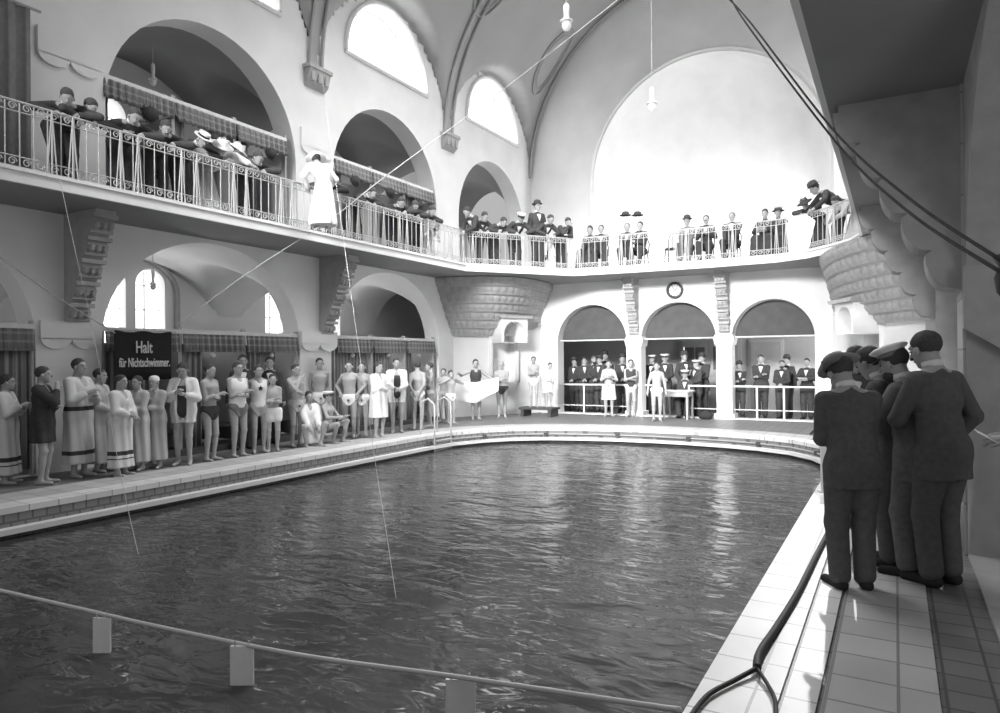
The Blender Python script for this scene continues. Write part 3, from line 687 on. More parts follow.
def person(label,pos,yaw,h=1.72,arms='down',lean=0,outfit='suit',hair='dark',hat=None,pose='stand',head=(0,0),vox=.012,build=1.,floor=0.,rail=None,beard=False,stash=False,feet=(.0,.0),spread=.09,tilt=0,sm='suit',legs=None,turn=0,group=None,hem=None,skin='skin',paper=False,cut=True):
    s=h/1.75; k=s
    root=None
    fwd=V3(1,0,0); up=V3(0,0,1); lf=V3(0,1,0)
    th=math.radians(lean); ti=math.radians(tilt)
    bu=nrm([math.sin(th),math.sin(ti),math.cos(th)]); bl=nrm(np.cross(bu,[math.cos(th),0,-math.sin(th)])); bf=np.cross(bl,bu)
    if turn:
        a=math.radians(turn); bf,bl=bf*math.cos(a)+bl*math.sin(a),bl*math.cos(a)-bf*math.sin(a)
    if pose=='stand': hip=np.array([-.10*math.sin(th)*s*1.5,0,.925*s])
    elif pose=='sit': hip=np.array([0,0,.50*s])
    elif pose=='crouch': hip=np.array([-.05,0,.36*s])
    elif pose=='kneel': hip=np.array([-.1,0,.45*s])
    B=lambda x,y,z: hip+(bf*x+bl*y+bu*z)*s
    chest=B(0.0,0,.36); shc=B(-.01,0,.52); neck=B(0.0,0,.57)
    # head
    hp=math.radians(head[0]); hy=math.radians(head[1])
    g=bf*math.cos(hy)+bl*math.sin(hy)
    # keep the face nearer level than the trunk
    g=nrm(g*.999+up*0.0) 
    base=math.radians(lean)*.55
    gh=nrm([g[0],g[1],0.]) if abs(g[2])<.98 else fwd
    pit=base+hp
    hf=nrm(gh*math.cos(pit)-up*math.sin(pit)); hl=nrm(np.cross(up,gh)); hu=np.cross(hf,hl)
    hc=neck+(bu*.4+hu*.6)*.125*s+hf*.015*s
    D=[hf,hl,hu]
    hs=1.05*s
    H=lambda x,y,z: hc+(hf*x+hl*y+hu*z)*hs
    hb=[bf,bl,bu]
    # limbs
    ra,la=ARMS[arms] if isinstance(arms,str) else arms
    sh=[];el=[];wr=[];hd=[]
    for sd,t in ((-1,ra),(1,la)):
        a=B(-.01,sd*.158*build,.475)
        if rail is not None:
            tx=max(a[0]+.12,rail[0]); tgt=np.array([tx,sd*(.14 if arms!='wide' else .25),rail[1]+.05])
        else:
            gf=nrm([bf[0],bf[1],0]); gl=np.cross(up,gf); tgt=shc+(gf*t[0]+gl*t[1]+up*t[2])*s
        pole=nrm(np.array([-.5,sd*.75,-.55])) if rail is None else nrm([-.3,sd*.8,.35])
        e,w=ik(a,tgt,.29*s,.255*s,pole); sh.append(a);el.append(e);wr.append(w)
    kn=[];an=[];hj=[];toe=[]
    for i,sd in enumerate((-1,1)):
        j=hip+np.array([0,sd*.09*s,-.02*s]); 
        if pose=='stand': ft=np.array([(feet[i])*s,sd*spread*s,.085*s])
        elif pose=='sit': ft=np.array([.42*s,sd*.1*s,.085*s])
        else: ft=np.array([.16*s+.08*i,sd*.14*s,.085*s])
        pole=np.array([1,sd*.15,0.25]) if pose!='crouch' else np.array([.8,sd*.35,.6])
        e,w=ik(j,ft,(.418 if pose=='stand' else .43)*s,(.408 if pose=='stand' else .42)*s,pole); hj.append(j);kn.append(e);an.append(w); o=nrm([1,sd*.22,0]); toe.append(np.array([w[0],w[1],0])+o*.165*s+np.array([0,0,.025*s]))
    pts=np.array(sh+el+wr+hj+kn+an+toe+[hc,hip]); lo=pts.min(0)-.28*s; hi=pts.max(0)+.28*s; lo[2]=-.03
    handd=[nrm(wr[i]-el[i]) for i in (0,1)]
    if rail is not None: handd=[nrm(handd[i]*.5+np.array([.6,(-1 if i==1 else 1)*.2,-.3])) for i in(0,1)]
    F=Field(lo,hi,vox); b=build
    def torso(F,o=0,kk=.05):
        F.ell(B(-.005,0,.0),((.115)*s+o,(.165*b)*s+o,.125*s+o),hb,kk); F.ell(B(.0,0,.16),(.098*s*b+o,.135*s*b+o,.15*s+o),hb,kk)
        F.ell(B(.005,0,.35),(.112*s*b+o,.155*s*b+o,.165*s+o),hb,kk); F.cap(B(-.01,-.115*b,.475),B(-.01,.115*b,.475),.055*s+o*.7,.055*s+o*.7,kk)
    def arm(F,o=0,end=1.,kk=.02):
        for i in(0,1):
            w=el[i]+(wr[i]-el[i])*end; F.cap(sh[i],el[i],.051*s+o,.041*s+o,kk); F.cap(el[i],w,.041*s+o,.03*s+o if end<1.01 else .027*s+o,kk)
    def leg(F,o=0,end=1.,kk=.025,taper=1):
        for i in(0,1):
            w=kn[i]+(an[i]-kn[i])*end
            F.cap(hj[i],kn[i],.088*s*b+o,.055*s+o,kk); F.cap(kn[i],w,(.052 if taper else .058)*s+o,(.037 if taper else .052)*s+o,kk)
            if taper: m_=kn[i]+(an[i]-kn[i])*.3+np.array([-.014*s,0,0]); F.ell(m_,(.047*s+o,.047*s+o,.11*s+o),[fwd,lf,nrm(kn[i]-an[i])],kk)
    torso(F); arm(F); leg(F)
    F.cap(B(-.02,0,.5),H(-.02,0,-.02),.062*s,.052*s,.03)
    for i in(0,1):
        sd=(-1,1)[i]; F.cap(B(-.02,sd*.03,.54),B(-.01,sd*.13*b,.49),.04*s,.045*s,.03)
        if outfit in('briefs','trunks'): F.ell(B(.068,sd*.07,.40),(.042*s,.07*s,.045*s),hb,.04)
        F.cap(np.array([an[i][0]-.035*s,an[i][1],.038*s]),toe[i],.036*s,.026*s,.03); F.cap(an[i],np.array([an[i][0],an[i][1],.05*s]),.036*s,.036*s,.02)
        d=handd[i]; F.cap(wr[i],wr[i]+d*.05*s,.026*s,.03*s,.015); F.cap(wr[i]+d*.04*s,wr[i]+d*.085*s,.03*s,.027*s,.015)
    # head and face
    F.ell(H(-.012,0,.035),(.1*s,.08*s,.09*s),D,.02); F.ell(H(.02,0,-.03),(.074*s,.063*s,.088*s),D,.02); F.ell(H(.055,0,-.09),(.03*s,.03*s,.024*s),D,.02)
    F.cap(H(.088,0,.02),H(.108,0,-.022),.009*s,.014*s,.012); F.cap(H(.082,-.03,.035),H(.082,.03,.035),.012*s,.012*s,.012)
    for sd in(-1,1):
        F.ell(H(.012,sd*.083,-.008),(.02*s,.013*s,.032*s),D,.006); F.ell(H(.098,sd*.031,.013),(.018*s,.019*s,.013*s),D,.008,sub=True)
    F.cap(H(.085,-.018,-.055),H(.085,.018,-.055),.009*s,.009*s,.008); F.ell(H(.1,0,-.048),(.012*s,.022*s,.004*s),D,.006,sub=True)
    v,f=F.mesh(); ex=MB()
    for i,sd in enumerate((-1,1)):
        nn=np.array([-.1,-sd,0.]) if arms in('down','hipdown') else np.array([-.2,-sd*.3,-1.])
        fingers(ex,wr[i],handd[i],nn,sd,s,.55 if rail is None else .9)
    root=np2obj('person',v,f,M[skin],None,ex)
    root.location=(pos[0],pos[1],floor); root.rotation_euler=(0,0,yaw)
    tag(root,label,'person',group)
    def part(name,fn,mt,lo_=None,hi_=None,vx=None):
        G=Field(lo if lo_ is None else lo_,hi if hi_ is None else hi_,vx or vox); fn(G); r=G.mesh()
        if r is None: return None
        return np2obj(name,r[0],r[1],M[mt] if isinstance(mt,str) else mt,root)
    # hair
    if hair!='none':
        def hf_(G):
            G.ell(H(-.017,0,.039),(.104*s,.0845*s,.094*s),D,.01)
            X,Y,Z=np.meshgrid(*G.ax,indexing='ij',sparse=True); G.d=G.d+.0022*np.sin(90*X+20*Z)*np.cos(70*Y+40*Z); G.cut(hf*.80-hu*.60,H(.05,0,.042)); G.cut(nrm(-hu*.9+hf*.43),H(0,0,-.028 if hair!='long' else -.07))
            if hair in('long','bun'): G.ell(H(-.1,0,.05),(.06*s,.065*s,.06*s),D,.02); G.ell(H(.0,0,.1),(.07*s,.07*s,.05*s),D,.02)
        part('hair',hf_,HAIRM.get(hair,'hair'),hc-.2*s,hc+.2*s,max(.009,vox*.7))
    if beard:
        def bf_(G):
            G.ell(H(.045,0,-.075),(.065*s,.062*s,.055*s),D,.01); G.cut(-(hf*.9-hu*.3),H(.02,0,-.05)); G.cut(hu,H(0,0,-.042))
        part('beard',bf_,'hair' if beard!='light' else 'hairl',hc-.2*s,hc+.2*s,.009)
    if stash:
        mb=MB(); mb.tube([H(.09,-.038,-.045),H(.105,-.015,-.034),H(.105,.015,-.034),H(.09,.038,-.045)],[.004*s,.01*s,.01*s,.004*s],6); mb.build('moustache',M['hair'],root,True)
    if hat: hatmesh(hat,hc,hf,hl,hu,s,root)
    # clothes
    def eye():
        for sd in(-1,1): MB().lathe([(0,-.006*s),(.008*s,-.003*s),(.008*s,.003*s),(0,.006*s)],tuple(H(.083,sd*.031,.012)),6).build('eye',M['hair'],root)
    if vox<=.0125: eye()
    hz=(.42 if hem is None else hem)*h
    if outfit in('suit','coat'):
        hz=(.47 if outfit=='suit' else .40)*h if hem is None else hem*h
        def jk(G):
            torso(G,.02*s,.03); arm(G,.017*s,.97,.015)
            if pose=='stand' and lean<50:
                for i in(0,1): G.cap(hip+np.array([-.01,(-1,1)[i]*.06*s*b,.03*s]),hip+np.array([0.0,(-1,1)[i]*.085*s*b,hz-hip[2]-.1]),.115*s,.125*s,.06)
                G.cut([0,0,-1],[0,0,hz])
            elif pose!='stand' or lean>=50: G.cut(-bu,B(0,0,-.1))
            G.cap(B(-.02,0,.5),B(-.01,0,.545),.07*s,.062*s,.03)
        part('jacket',jk,sm)
        def tr(G):
            G.ell(B(-.005,0,-.02),(.125*s,.172*s*b,.13*s),hb,.05); leg(G,.024*s,.93,.03,0)
            G.cut([0,0,-1],[0,0,.05*s])
        part('trousers',tr,sm)
        # shirt front and collar
        def sf(G):
            G.ell(B(.005,0,.35),(.139*s*b,.19*s*b,.2*s),hb,.01); G.cap(B(-.02,0,.5),B(-.01,0,.55),.078*s,.068*s,.04); G.cut(-bf,B(.09,0,.4)); 
            G.cut(nrm(bl*.93-bu*.3),B(.1,.0,.30)+bl*.0*s+bu*0); G.cut(nrm(-bl*.93-bu*.3),B(.1,0,.30)); G.cut(bu,B(0,0,.545))
        part('shirt_front',sf,'white',B(.1,0,.42)-.22*s,B(.1,0,.42)+.22*s,max(.009,vox*.7))
        mb=MB(); nk=nrm(H(-.02,0,-.02)-B(-.02,0,.5)); a_=nrm(np.cross(nk,lf)); c_=np.cross(nk,a_); cc=B(-.018,0,.5)+nk*.085*s
        Rm=Matrix(((a_[0],c_[0],nk[0]),(a_[1],c_[1],nk[1]),(a_[2],c_[2],nk[2])))
        mb.lathe([(.066*s,-.02*s),(.068*s,.022*s),(.06*s,.024*s),(.058*s,-.02*s)],tuple(cc),16,Rm); mb.build('collar',M['white'],root,True)
        for i in(0,1):
            lo_=np.minimum(an[i],toe[i])-.1*s; hi_=np.maximum(an[i],toe[i])+.1*s
            def sh_(G): 
                G.cap(np.array([an[i][0]-.035*s,an[i][1],.045*s]),toe[i]+np.array([.01,0,.008]),.043*s,.034*s,.03); G.cap(an[i],np.array([an[i][0],an[i][1],.05*s]),.044*s,.042*s,.02); G.cut([0,0,-1],[0,0,.003])
            part('shoe',sh_,'black',lo_,hi_,max(.011,vox*.8))
    elif outfit=='dress' or outfit=='whitedress':
        mt=sm
        def bd(G):
            torso(G,.02*s,.05); arm(G,.022*s,.95); G.cap(B(-.02,0,.52),B(-.01,0,.59),.066*s,.058*s,.02); G.cut(-bu,B(0,0,.05))
        part('bodice',bd,mt)
        def sk(G):
            c0=hip+np.array([0,0,.06*s])
            if pose=='stand':
                G.cap(c0,np.array([hip[0]*.5,0,.12*s]),.13*s,.27*s,.04)
            else:
                for i in(0,1): G.cap(hj[i],kn[i],.13*s,.12*s,.05); G.cap(kn[i],np.array([kn[i][0]+.03,kn[i][1],.1]),.12*s,.17*s,.05)
            X,Y,Z=np.meshgrid(*G.ax,indexing='ij',sparse=True); G.d=G.d+.012*np.sin(9*np.arctan2(Y,X-hip[0]*.5+1e-5))*np.clip((c0[2]-Z)/.5,0,1)
            G.cut([0,0,-1],[0,0,.03*s]); G.cut(bu,B(0,0,.14))
        part('skirt',sk,mt)
    else:
        def briefs(G,lo=-.19,o=.012):
            torso(G,o*s,.05)
            for i in(0,1): G.cap(hj[i],hj[i]+(kn[i]-hj[i])*(.35),.092*s*b+o*s,.085*s*b+o*s,.03)
            G.cut(bu,B(0,0,.07))
            if lo==-.19:
                for i in(0,1):
                    sd=(-1,1)[i]; G.cut(nrm(np.array([.0,sd*.75,-.66])),hip+np.array([0,sd*.105*s,-.115*s]))
            G.cut([0,0,-1],hip+np.array([0,0,lo*s]))
        if outfit=='briefs':
            part('swim_briefs',briefs,sm)
            star(root,B(.136,.0,-.06),bf,bu,.026*s,M['black'])
        elif outfit=='trunks':
            part('swim_trunks',briefs,sm)
        elif outfit=='shorts':
            part('shorts',lambda G:briefs(G,-.3,.03),sm)
        elif outfit=='tanksuit': # dark one-piece or vest over light trunks
            def tk(G):
                torso(G,.013*s,.05); 
                for i in(0,1): G.cap(hj[i],hj[i]+(kn[i]-hj[i])*.3,.092*s*b+.012*s,.09*s*b+.012*s,.03)
                G.cut([0,0,-1],hip+np.array([0,0,-.17*s])); G.cut(bu,B(0,0,.5))
                for sd in(-1,1): G.ell(B(0,sd*.21*b,.42),(.2*s,.085*s,.15*s),hb,.01,sub=True)
                G.ell(B(.12,0,.52),(.1*s,.075*s,.11*s),hb,.01,sub=True)
            part('bathing_suit',tk,sm)
        elif outfit=='vest' or outfit=='starvest' or outfit=='darkvest':
            def tk(G):
                torso(G,.016*s,.05); G.cut(-bu,B(0,0,-.02)); G.cut(bu,B(0,0,.52))
                for sd in(-1,1): G.ell(B(0,sd*.23*b,.44),(.2*s,.075*s,.13*s),hb,.01,sub=True)
                G.ell(B(.12,0,.54),(.1*s,.075*s,.09*s),hb,.01,sub=True)
            part('vest',tk,'suit' if outfit=='darkvest' else 'white'); part('swim_briefs',briefs,sm)
            if outfit=='starvest': star(root,B(.142,.0,.36),bf,bu,.055*s,M['black'])
        elif outfit in('towelshoulder','robe','wrap','skirt','coatrobe'):
            if outfit in('towelshoulder','skirt'): part('swim_suit',lambda G:briefs(G) if outfit!='towelshoulder' else (torso(G,.014*s,.05),G.cut(bu,B(0,0,.42)),G.cut([0,0,-1],hip+np.array([0,0,-.16*s]))),'suit')
            zlow={'towelshoulder':.72,'robe':.16,'wrap':.48,'skirt':.22,'coatrobe':.62}[outfit]*s if hem is None else hem*h
            def rb(G):
                if outfit!='skirt':
                    torso(G,.028*s,.04); arm(G,.024*s,.72,.03)
                    G.cap(B(-.03,-.1,.49),B(-.03,.1,.49),.06*s,.06*s,.03)
                c0=hip+np.array([0,0,.1*s])
                wd_={'towelshoulder':.15,'robe':.2,'wrap':.2,'skirt':.2,'coatrobe':.17}[outfit]
                z_=max(zlow,.12*s)
                for sd in(-1,1): G.cap(c0+np.array([0,sd*.07*s,0]),np.array([hip[0]*.4,sd*.06*s,z_]),.12*s,wd_*s*.85,.06)
                X,Y,Z=np.meshgrid(*G.ax,indexing='ij',sparse=True)
                G.d=G.d+.011*np.sin(8*np.arctan2(Y,X-hip[0]*.5+.02)+3*Z)*np.clip((B(0,0,.4)[2]-Z)/.3,0,1)
                G.cut([0,0,-1],[0,0,zlow])
                if outfit=='skirt': G.cut(bu,B(0,0,.08))
                else: G.ell(B(.13,0,.56),(.1*s,.06*s,.16*s),hb,.01,sub=True)
                if outfit=='towelshoulder': G.ell(B(.16,0,.12),(.13*s,.085*s,.5*s),hb,.01,sub=True,m=.02)
            nm={'towelshoulder':'shoulder_towel','robe':'bath_wrap','wrap':'bath_towel','skirt':'towel_skirt','coatrobe':'dark_jacket'}[outfit]
            o=part(nm,rb,sm)
    if paper:
        pc=(wr[0]+wr[1])/2+(handd[0]+handd[1])*.05*s; mb=MB(); ex_=nrm(np.cross(up,bf)); 
        nn=nrm(-bf*.5+up*.85); e2=nrm(np.cross(nn,ex_)); Rm=Matrix(((e2[0],ex_[0],nn[0]),(e2[1],ex_[1],nn[1]),(e2[2],ex_[2],nn[2])))
        mb.box(tuple(pc),(.16,.22,.004),Rm); o=mb.build('paper_sheet',M['paper']); o.matrix_world=root.matrix_world
        o.location=root.location; o.rotation_euler=root.rotation_euler; tag(o,paper,'paper')
    return root
def star(root,c,f,u,r,mt):
    f=nrm(f);u=nrm(u);w=np.cross(u,f); mb=MB(); pts=[]
    for i in range(10):
        a=PI/2+2*PI*i/10; q=r if i%2==0 else r*.5; pts.append((q*math.cos(a),q*math.sin(a)))
    v=[c+w*x+u*y for x,y in pts]+[c+f*.012+w*x+u*y for x,y in pts]+[c+f*.012]
    fs=[(i,(i+1)%10,(i+1)%10+10,i+10) for i in range(10)]+[(i+10,(i+1)%10+10,20) for i in range(10)]+[tuple(range(9,-1,-1))]
    mb.add(v,fs).build('emblem',mt,root)
# placing: turn image columns into plan positions once, then stand the figure there
def toyaw(x,y,phi):
    c=math.atan2(-y,-x); return c+math.radians(phi)   # phi>0 turns the figure towards its own left
def deck(label,u,vf,vh,phi,**k):
    p=P(u,vf,z=0); q=ray(u,vh); t=math.hypot(p[0],p[1])/math.hypot(q[0],q[1]); zt=CH+q[2]*t
    return place(label,p[0],p[1],zt,phi,0,**k)
def place(label,x,y,zt,phi,floor,**k):
    """stand/sit a figure whose top of head is at height zt above `floor` level"""
    zt-=floor; pose=k.get('pose','stand'); h=k.pop('h',None)
    if pose=='stand' and 'lean' not in k:
        hh=zt/.985 if h is None else h
        if h is None: hh=min(max(hh,1.3),1.86)
        hipz=.925/1.75*hh; L=.8/1.75*hh
        need=(zt-hipz)/L; 
        if need<.975: k['lean']=min(75,math.degrees(math.acos(max(.2,min(1,need)))))
        k['h']=hh
    else: k['h']=h or 1.7
    return person(label,(x,y),toyaw(x,y,phi),floor=floor,**k)

EDGE=edge
def onedge(u,off):
    q=ray(u,200); d=(q[0],q[1]); pts=offset(EDGE,off); best=None
    for i in range(len(pts)-1):
        (x0,y0),(x1,y1)=pts[i],pts[i+1]; ex,ey=x1-x0,y1-y0; den=d[0]*ey-d[1]*ex
        if abs(den)<1e-6: continue
        t=(x0*ey-y0*ex)/den; w=(x0*d[1]-y0*d[0])/den
        if t>0 and -.001<=w<=1.001 and (best is None or t>best[0]):
            l=math.hypot(ex,ey); best=(t,x0+ex*w,y0+ey*w,(ey/l,-ex/l),q)
    return best
def gal(label,u,vh,off=.38,phi=0,**k):
    """someone on the gallery: head in column u, feet `off` metres in from the rail, facing out over the pool (+phi)"""
    sit=k.get('pose')=='sit'; o=off
    h=k.pop('h',1.7); lean=0
    for it in range(4):
        b=onedge(u,max(off-.62*math.sin(math.radians(lean)),-.05)); t,x,y,n,q=b
        rr_=ray(u,vh); z=CH+rr_[2]*math.hypot(x,y)/math.hypot(rr_[0],rr_[1])-ZF
        if sit: break
        hz=.925/1.75*h; need=(z-hz)/(.8/1.75*h); lean=0 if need>=.985 else math.degrees(math.acos(max(.3,need)))
    if not sit and lean==0: h=min(1.9,z/.985)
    sh_=.62*math.sin(math.radians(lean)); 
    ph=math.radians(phi); f=(n[0]*math.cos(ph)-n[1]*math.sin(ph),n[0]*math.sin(ph)+n[1]*math.cos(ph))
    px_,py_=x-f[0]*sh_,y-f[1]*sh_
    if lean>8 and 'rail' not in k and 'arms' not in k and abs(phi)<50: k['rail']=(off-.0,.86)
    if 'arms' not in k: k['arms']='clasp'
    r=person(label,(px_,py_),math.atan2(f[1],f[0]),h=h,lean=lean,floor=ZF,vox=k.pop('vox',.016),**k)
    return r,(px_,py_),math.atan2(f[1],f[0])
# ------------------------------------------------------------------ gallery railing
def spiral(mb,c,R,r0=.052,tr=.0075,flip=1):
    pts=[]
    for q in range(15):
        a=q/14*PI*2.6; rr_=r0*(1-.68*q/14); pts.append(Vector(c)+R@Vector((rr_*math.cos(a)*flip,0,rr_*math.sin(a))))
    mb.tube(pts,tr,5)
def railing(name,pts,label,brace_s):
    """pts plan polyline; bars hang between two scrolled bands"""
    t=empty(name,(0,0,0)); segs=[];L=0
    for i in range(len(pts)-1):
        l=math.dist(pts[i],pts[i+1]); segs.append((L,l,pts[i],pts[i+1])); L+=l
    def at(s_):
        for (a,l,p,q) in segs:
            if s_<=a+l+1e-6:
                w=(s_-a)/l; return (p[0]+(q[0]-p[0])*w,p[1]+(q[1]-p[1])*w),math.atan2(q[1]-p[1],q[0]-p[0])
        a,l,p,q=segs[-1]; return q,math.atan2(q[1]-p[1],q[0]-p[0])
    zb,zt=ZF+.03,ZF+.84
    for nm,z,rr_ in (('top_rail',zt,.016),('upper_bar',zt-.125,.009),('lower_bar',zb+.13,.009),('bottom_rail',zb,.012)):
        MB().tube([(p[0],p[1],z) for p in pts],rr_,6).build(nm,M['iron'],t)
    sp=.163; n=int(L/sp)
    bar=MB().tube([(0,0,zb),(0,0,zt)],.0085,6); proto=None; sc_=MB(); spiral(sc_,(0,0,0),Matrix.Identity(3)); sproto=None
    for i in range(n+1):
        (x,y),a=at(min(L,i*sp)); 
        if proto is None: proto=bar.build('baluster',M['iron'],t); o=proto
        else: o=proto.copy(); COL.objects.link(o); o.parent=t
        o.location=(x,y,0)
        if i<n:
            (x2,y2),a=at((i+.5)*sp)
            for z in (zt-.062,zb+.066):
                if sproto is None: sproto=sc_.build('scroll',M['iron'],o); c=sproto
                else: c=sproto.copy(); COL.objects.link(c); c.parent=o
                c.location=(x2-x,y2-y,z); c.rotation_euler=(0,0,a)
    for s_ in brace_s:
        if s_>L: continue
        (x,y),a=at(s_); R=Matrix.Rotation(a,3,'Z'); mb=MB(); n_=R@Vector((0,-.035,0)); c=Vector((x,y,0))+n_
        for d in (-.13,.13):
            o=R@Vector((d,0,0)); k1=R@Vector((d*1.0+.06,0,0)); k2=R@Vector((d-.06,0,0))
            mb.tube([c+o+Vector((0,0,zt)),c+k1+Vector((0,0,zb)),c+o+Vector((0,0,zb-.14))],.009,5); mb.tube([c+o+Vector((0,0,zt)),c+k2+Vector((0,0,zb))],.009,5)
            mb.tube([c+o+Vector((0,0,zt-.1)),c+o+Vector((0,0,zb-.1))],.012,5)
            spiral(mb,c+o+Vector((.0,0,zb-.1)),R,.06,.008); spiral(mb,c+o+Vector((0,0,zb-.07)),R,.06,.008,-1)
        mb.build('brace',M['iron'],t)
    tag(t,label,'railing'); return t
re=offset(edge,.0)
le=[(re[0][0],1.2)]+[re[1]]
railing('gallery_railing',le,'pale scrolled iron railing along the long left gallery',[y-1.2 for y in (4.95,5.85,6.8,7.75,8.75,9.8,10.5,11.3,12.1,12.9,13.8)])
railing('gallery_railing',re[1:6],'pale scrolled iron railing across the far end of the gallery, above the round clock',[.1,3.2,4.6,6.0,7.4])
railing('gallery_railing',re[5:10]+[(re[9][0],3.0)],'pale scrolled iron railing curving round to the right gallery',[.15,1.6,2.9,4.2,5.5,6.8,8.2,9.6,11])
# ------------------------------------------------------------------ changing cabins
def pleat(mb,y0,y1,z0,z1,x,amp,per,mode=0,n=None):
    n=n or max(6,int((y1-y0)/per*8)); v=[];rows=4
    for j in range(rows+1):
        for i in range(n+1):
            y=y0+(y1-y0)*i/n; g=j/rows; v.append((x+amp*(.4+.6*g)*math.sin(2*PI*(y-y0)/per+.3*g)+mode*.03*g,y+amp*.3*math.cos(4*PI*(y-y0)/per),z1+(z0-z1)*g))
    N_=len(v); v+=[(a-.012,b_,c) for a,b_,c in v]; f=[]
    for j in range(rows):
        for i in range(n):
            q=j*(n+1)+i; f.append((q,q+1,q+n+2,q+n+1)); f.append((q+N_,q+n+1+N_,q+n+2+N_,q+1+N_))
    for i in range(n): f.append((i,i+N_,i+1+N_,i+1)); q=rows*(n+1)+i; f.append((q,q+1,q+1+N_,q+N_))
    mb.add(v,f); return mb
def cabins(y0,y1,zf,label,n=3,x=XL-.08,H_=2.14,val=.34,opened=(0.55,.3,.5),depth=1.3,low=True):
    t=empty('changing_cabins',(0,0,0)); w=(y1-y0)/n
    MB().bx(x-.03,x+.05,y0,y1,zf+H_-.02,zf+H_+.05).build('top_rail',M['wwood'],t)
    for i in range(n+1):
        y=y0+w*i; MB().bx(x-.05,x+.04,max(y-.035,y0),min(y+.035,y1),zf,zf+H_+.1).build('post',M['wood'],t)
        if i<n or True:
            yy=min(max(y,y0+.02),y1-.02); mb=MB(); mb.bx(x-depth,x-.06,yy-.015,yy+.015,zf+.12,zf+H_-.28); mb.tube([(x-.06,yy,zf+H_-.28),(x-.5,yy,zf+H_-.28),(x-depth,yy,zf+H_-.1)],.02,6); mb.build('partition',M['panel'],t)
    for i in range(n):
        a=y0+w*i+.03; b_=y0+w*(i+1)-.03
        pleat(MB(),a,b_,zf+H_-val,zf+H_-.02,x+.07,.028,.12,1).build('valance',M['valance'],t,True)
        c=a+(b_-a)*opened[i%len(opened)]; pleat(MB(),a,c,zf+.1,zf+H_-.2,x-.04,.035,.13).build('curtain',M['curtain'],t,True)
        MB().bx(x-depth,x-.1,a,b_,zf+.40,zf+.45).build('bench',M['dwood'],t)
        if low:
            o=MB().lathe([(.012,-.03),(.05,0),(.06,.03),(.03,.07),(0,.08)],(x-.02,a+w*.5,zf+H_-.42),10).build('lamp',M['globe'],t,True)
    MB().bx(x-depth-.04,x-depth,y0,y1,zf+.05,zf+H_-.3).build('back_panel',M['dwood'],t)
    if low: MB().bx(x-.3,x+.2,y0,y1,zf,zf+.10).build('step',M['dwood'],t)
    tag(t,label,'cabins'); return t
cabins(6.32,10.42,0,'row of changing cabins with striped valances below, beside the dark banner',3,opened=(.75,.35,.6))
cabins(11.5,15.35,0,'row of changing cabins with striped valances below, at the far left',3,opened=(.95,.6,.3))
cabins(1.4,5.3,0,'dark curtained changing cabins at the left edge behind the man in a dark jacket',3,opened=(1,1,1),x=XL-.02,low=False)
cabins(6.3,10.15,ZF,'row of gallery cabins with striped valances under the largest left arch',3,opened=(.12,.2,.28),low=False)
cabins(11.5,15.35,ZF,'row of gallery cabins with striped valances behind the diagonal white rope',3,opened=(.25,.2,.45),low=False)
t=empty('drapery',(XL,0,ZF)); pleat(MB(),2.2,5.15,.0,2.6,.25,.05,.22).build('curtain',M['mgrey'],t,True); MB().tube([(.25,2.1,2.62),(.25,5.3,2.62)],.02,6).build('curtain_rod',M['wood'],t); tag(t,'dark hanging drapery on the gallery at the upper left edge','curtain')
# dark bulky clothes bundles lying on the cabin benches are hidden by the swimmers; hats on the hooks are not
def hook_hat(u,v,x=None,y=None,label='',sc=1.,face=0,kind='bowler'):
    p=P(u,v,x=x) if x is not None else P(u,v,y=y)
    r_=empty('hung_hat',tuple(p),face)
    R=Matrix.Rotation(PI/2*.85 if x is not None else .0,3,'Y'); S=lambda pr:[(a*sc,b*sc) for a,b in pr]
    MB().lathe(S([(.0,-.002),(.135,.006),(.145,.018),(.13,.012),(.1,.006),(.1,.06),(.085,.1),(.05,.122),(.0,.13)]),(0,0,0),16,R).build('brim_and_crown',M['suit'],r_,True)
    MB().lathe(S([(.102,.01),(.102,.03)]),(0,0,0),16,R).build('hat_band',M['black'],r_,True)
    MB().tube([(-.12,0,.09*sc),(-.0,0,.1*sc),(.02,0,.14*sc)] if x is not None else [(0,.5,.12),(0,.1,.12),(0,.0,.14)],.007,5).build('hook',M['dwood'],r_)
    tag(r_,label,'hat')
hx=XL+.02
hook_hat(149,115,x=hx,label='large dark hat hung on the gallery cabin post above two leaning men',sc=1.2)
hook_hat(213,140,x=hx,label='dark hat hung on the cabin post above the straw boater',sc=1.05)
hook_hat(270,154,x=hx,label='round dark hat hung beside the last valance of the first gallery cabins',sc=1.05)
hook_hat(354,181,x=hx,label='dark round hat hung on the second gallery cabins, left of the crossing rope',sc=1.1)
hook_hat(389,193,x=hx,label='dark flat hat hung on the middle post of the second gallery cabins',sc=1.1)
hook_hat(418,205,x=hx,label='dark hat hung near the right end of the second gallery cabins',sc=1.05)
for u_,l_ in ((625.5,'left'),(637.5,'right')):
    p=P(u_,216,y=18.45); r_=empty('hung_hat',tuple(p)); MB().lathe([(.0,-.002),(.14,.01),(.155,.022),(.135,.014),(.1,.006),(.1,.06),(.085,.1),(.05,.122),(.0,.13)],(0,0,0),16,None,1.1,1).build('brim_and_crown',M['suit'],r_,True)
    MB().tube([(0,0,-(p[2]-ZF)),(0,0,.1)],.008,6).build('stand_rod',M['globe'],r_)
    tag(r_,'%s of the two bowler hats perched above the seated pair on the far gallery'%l_,'hat')
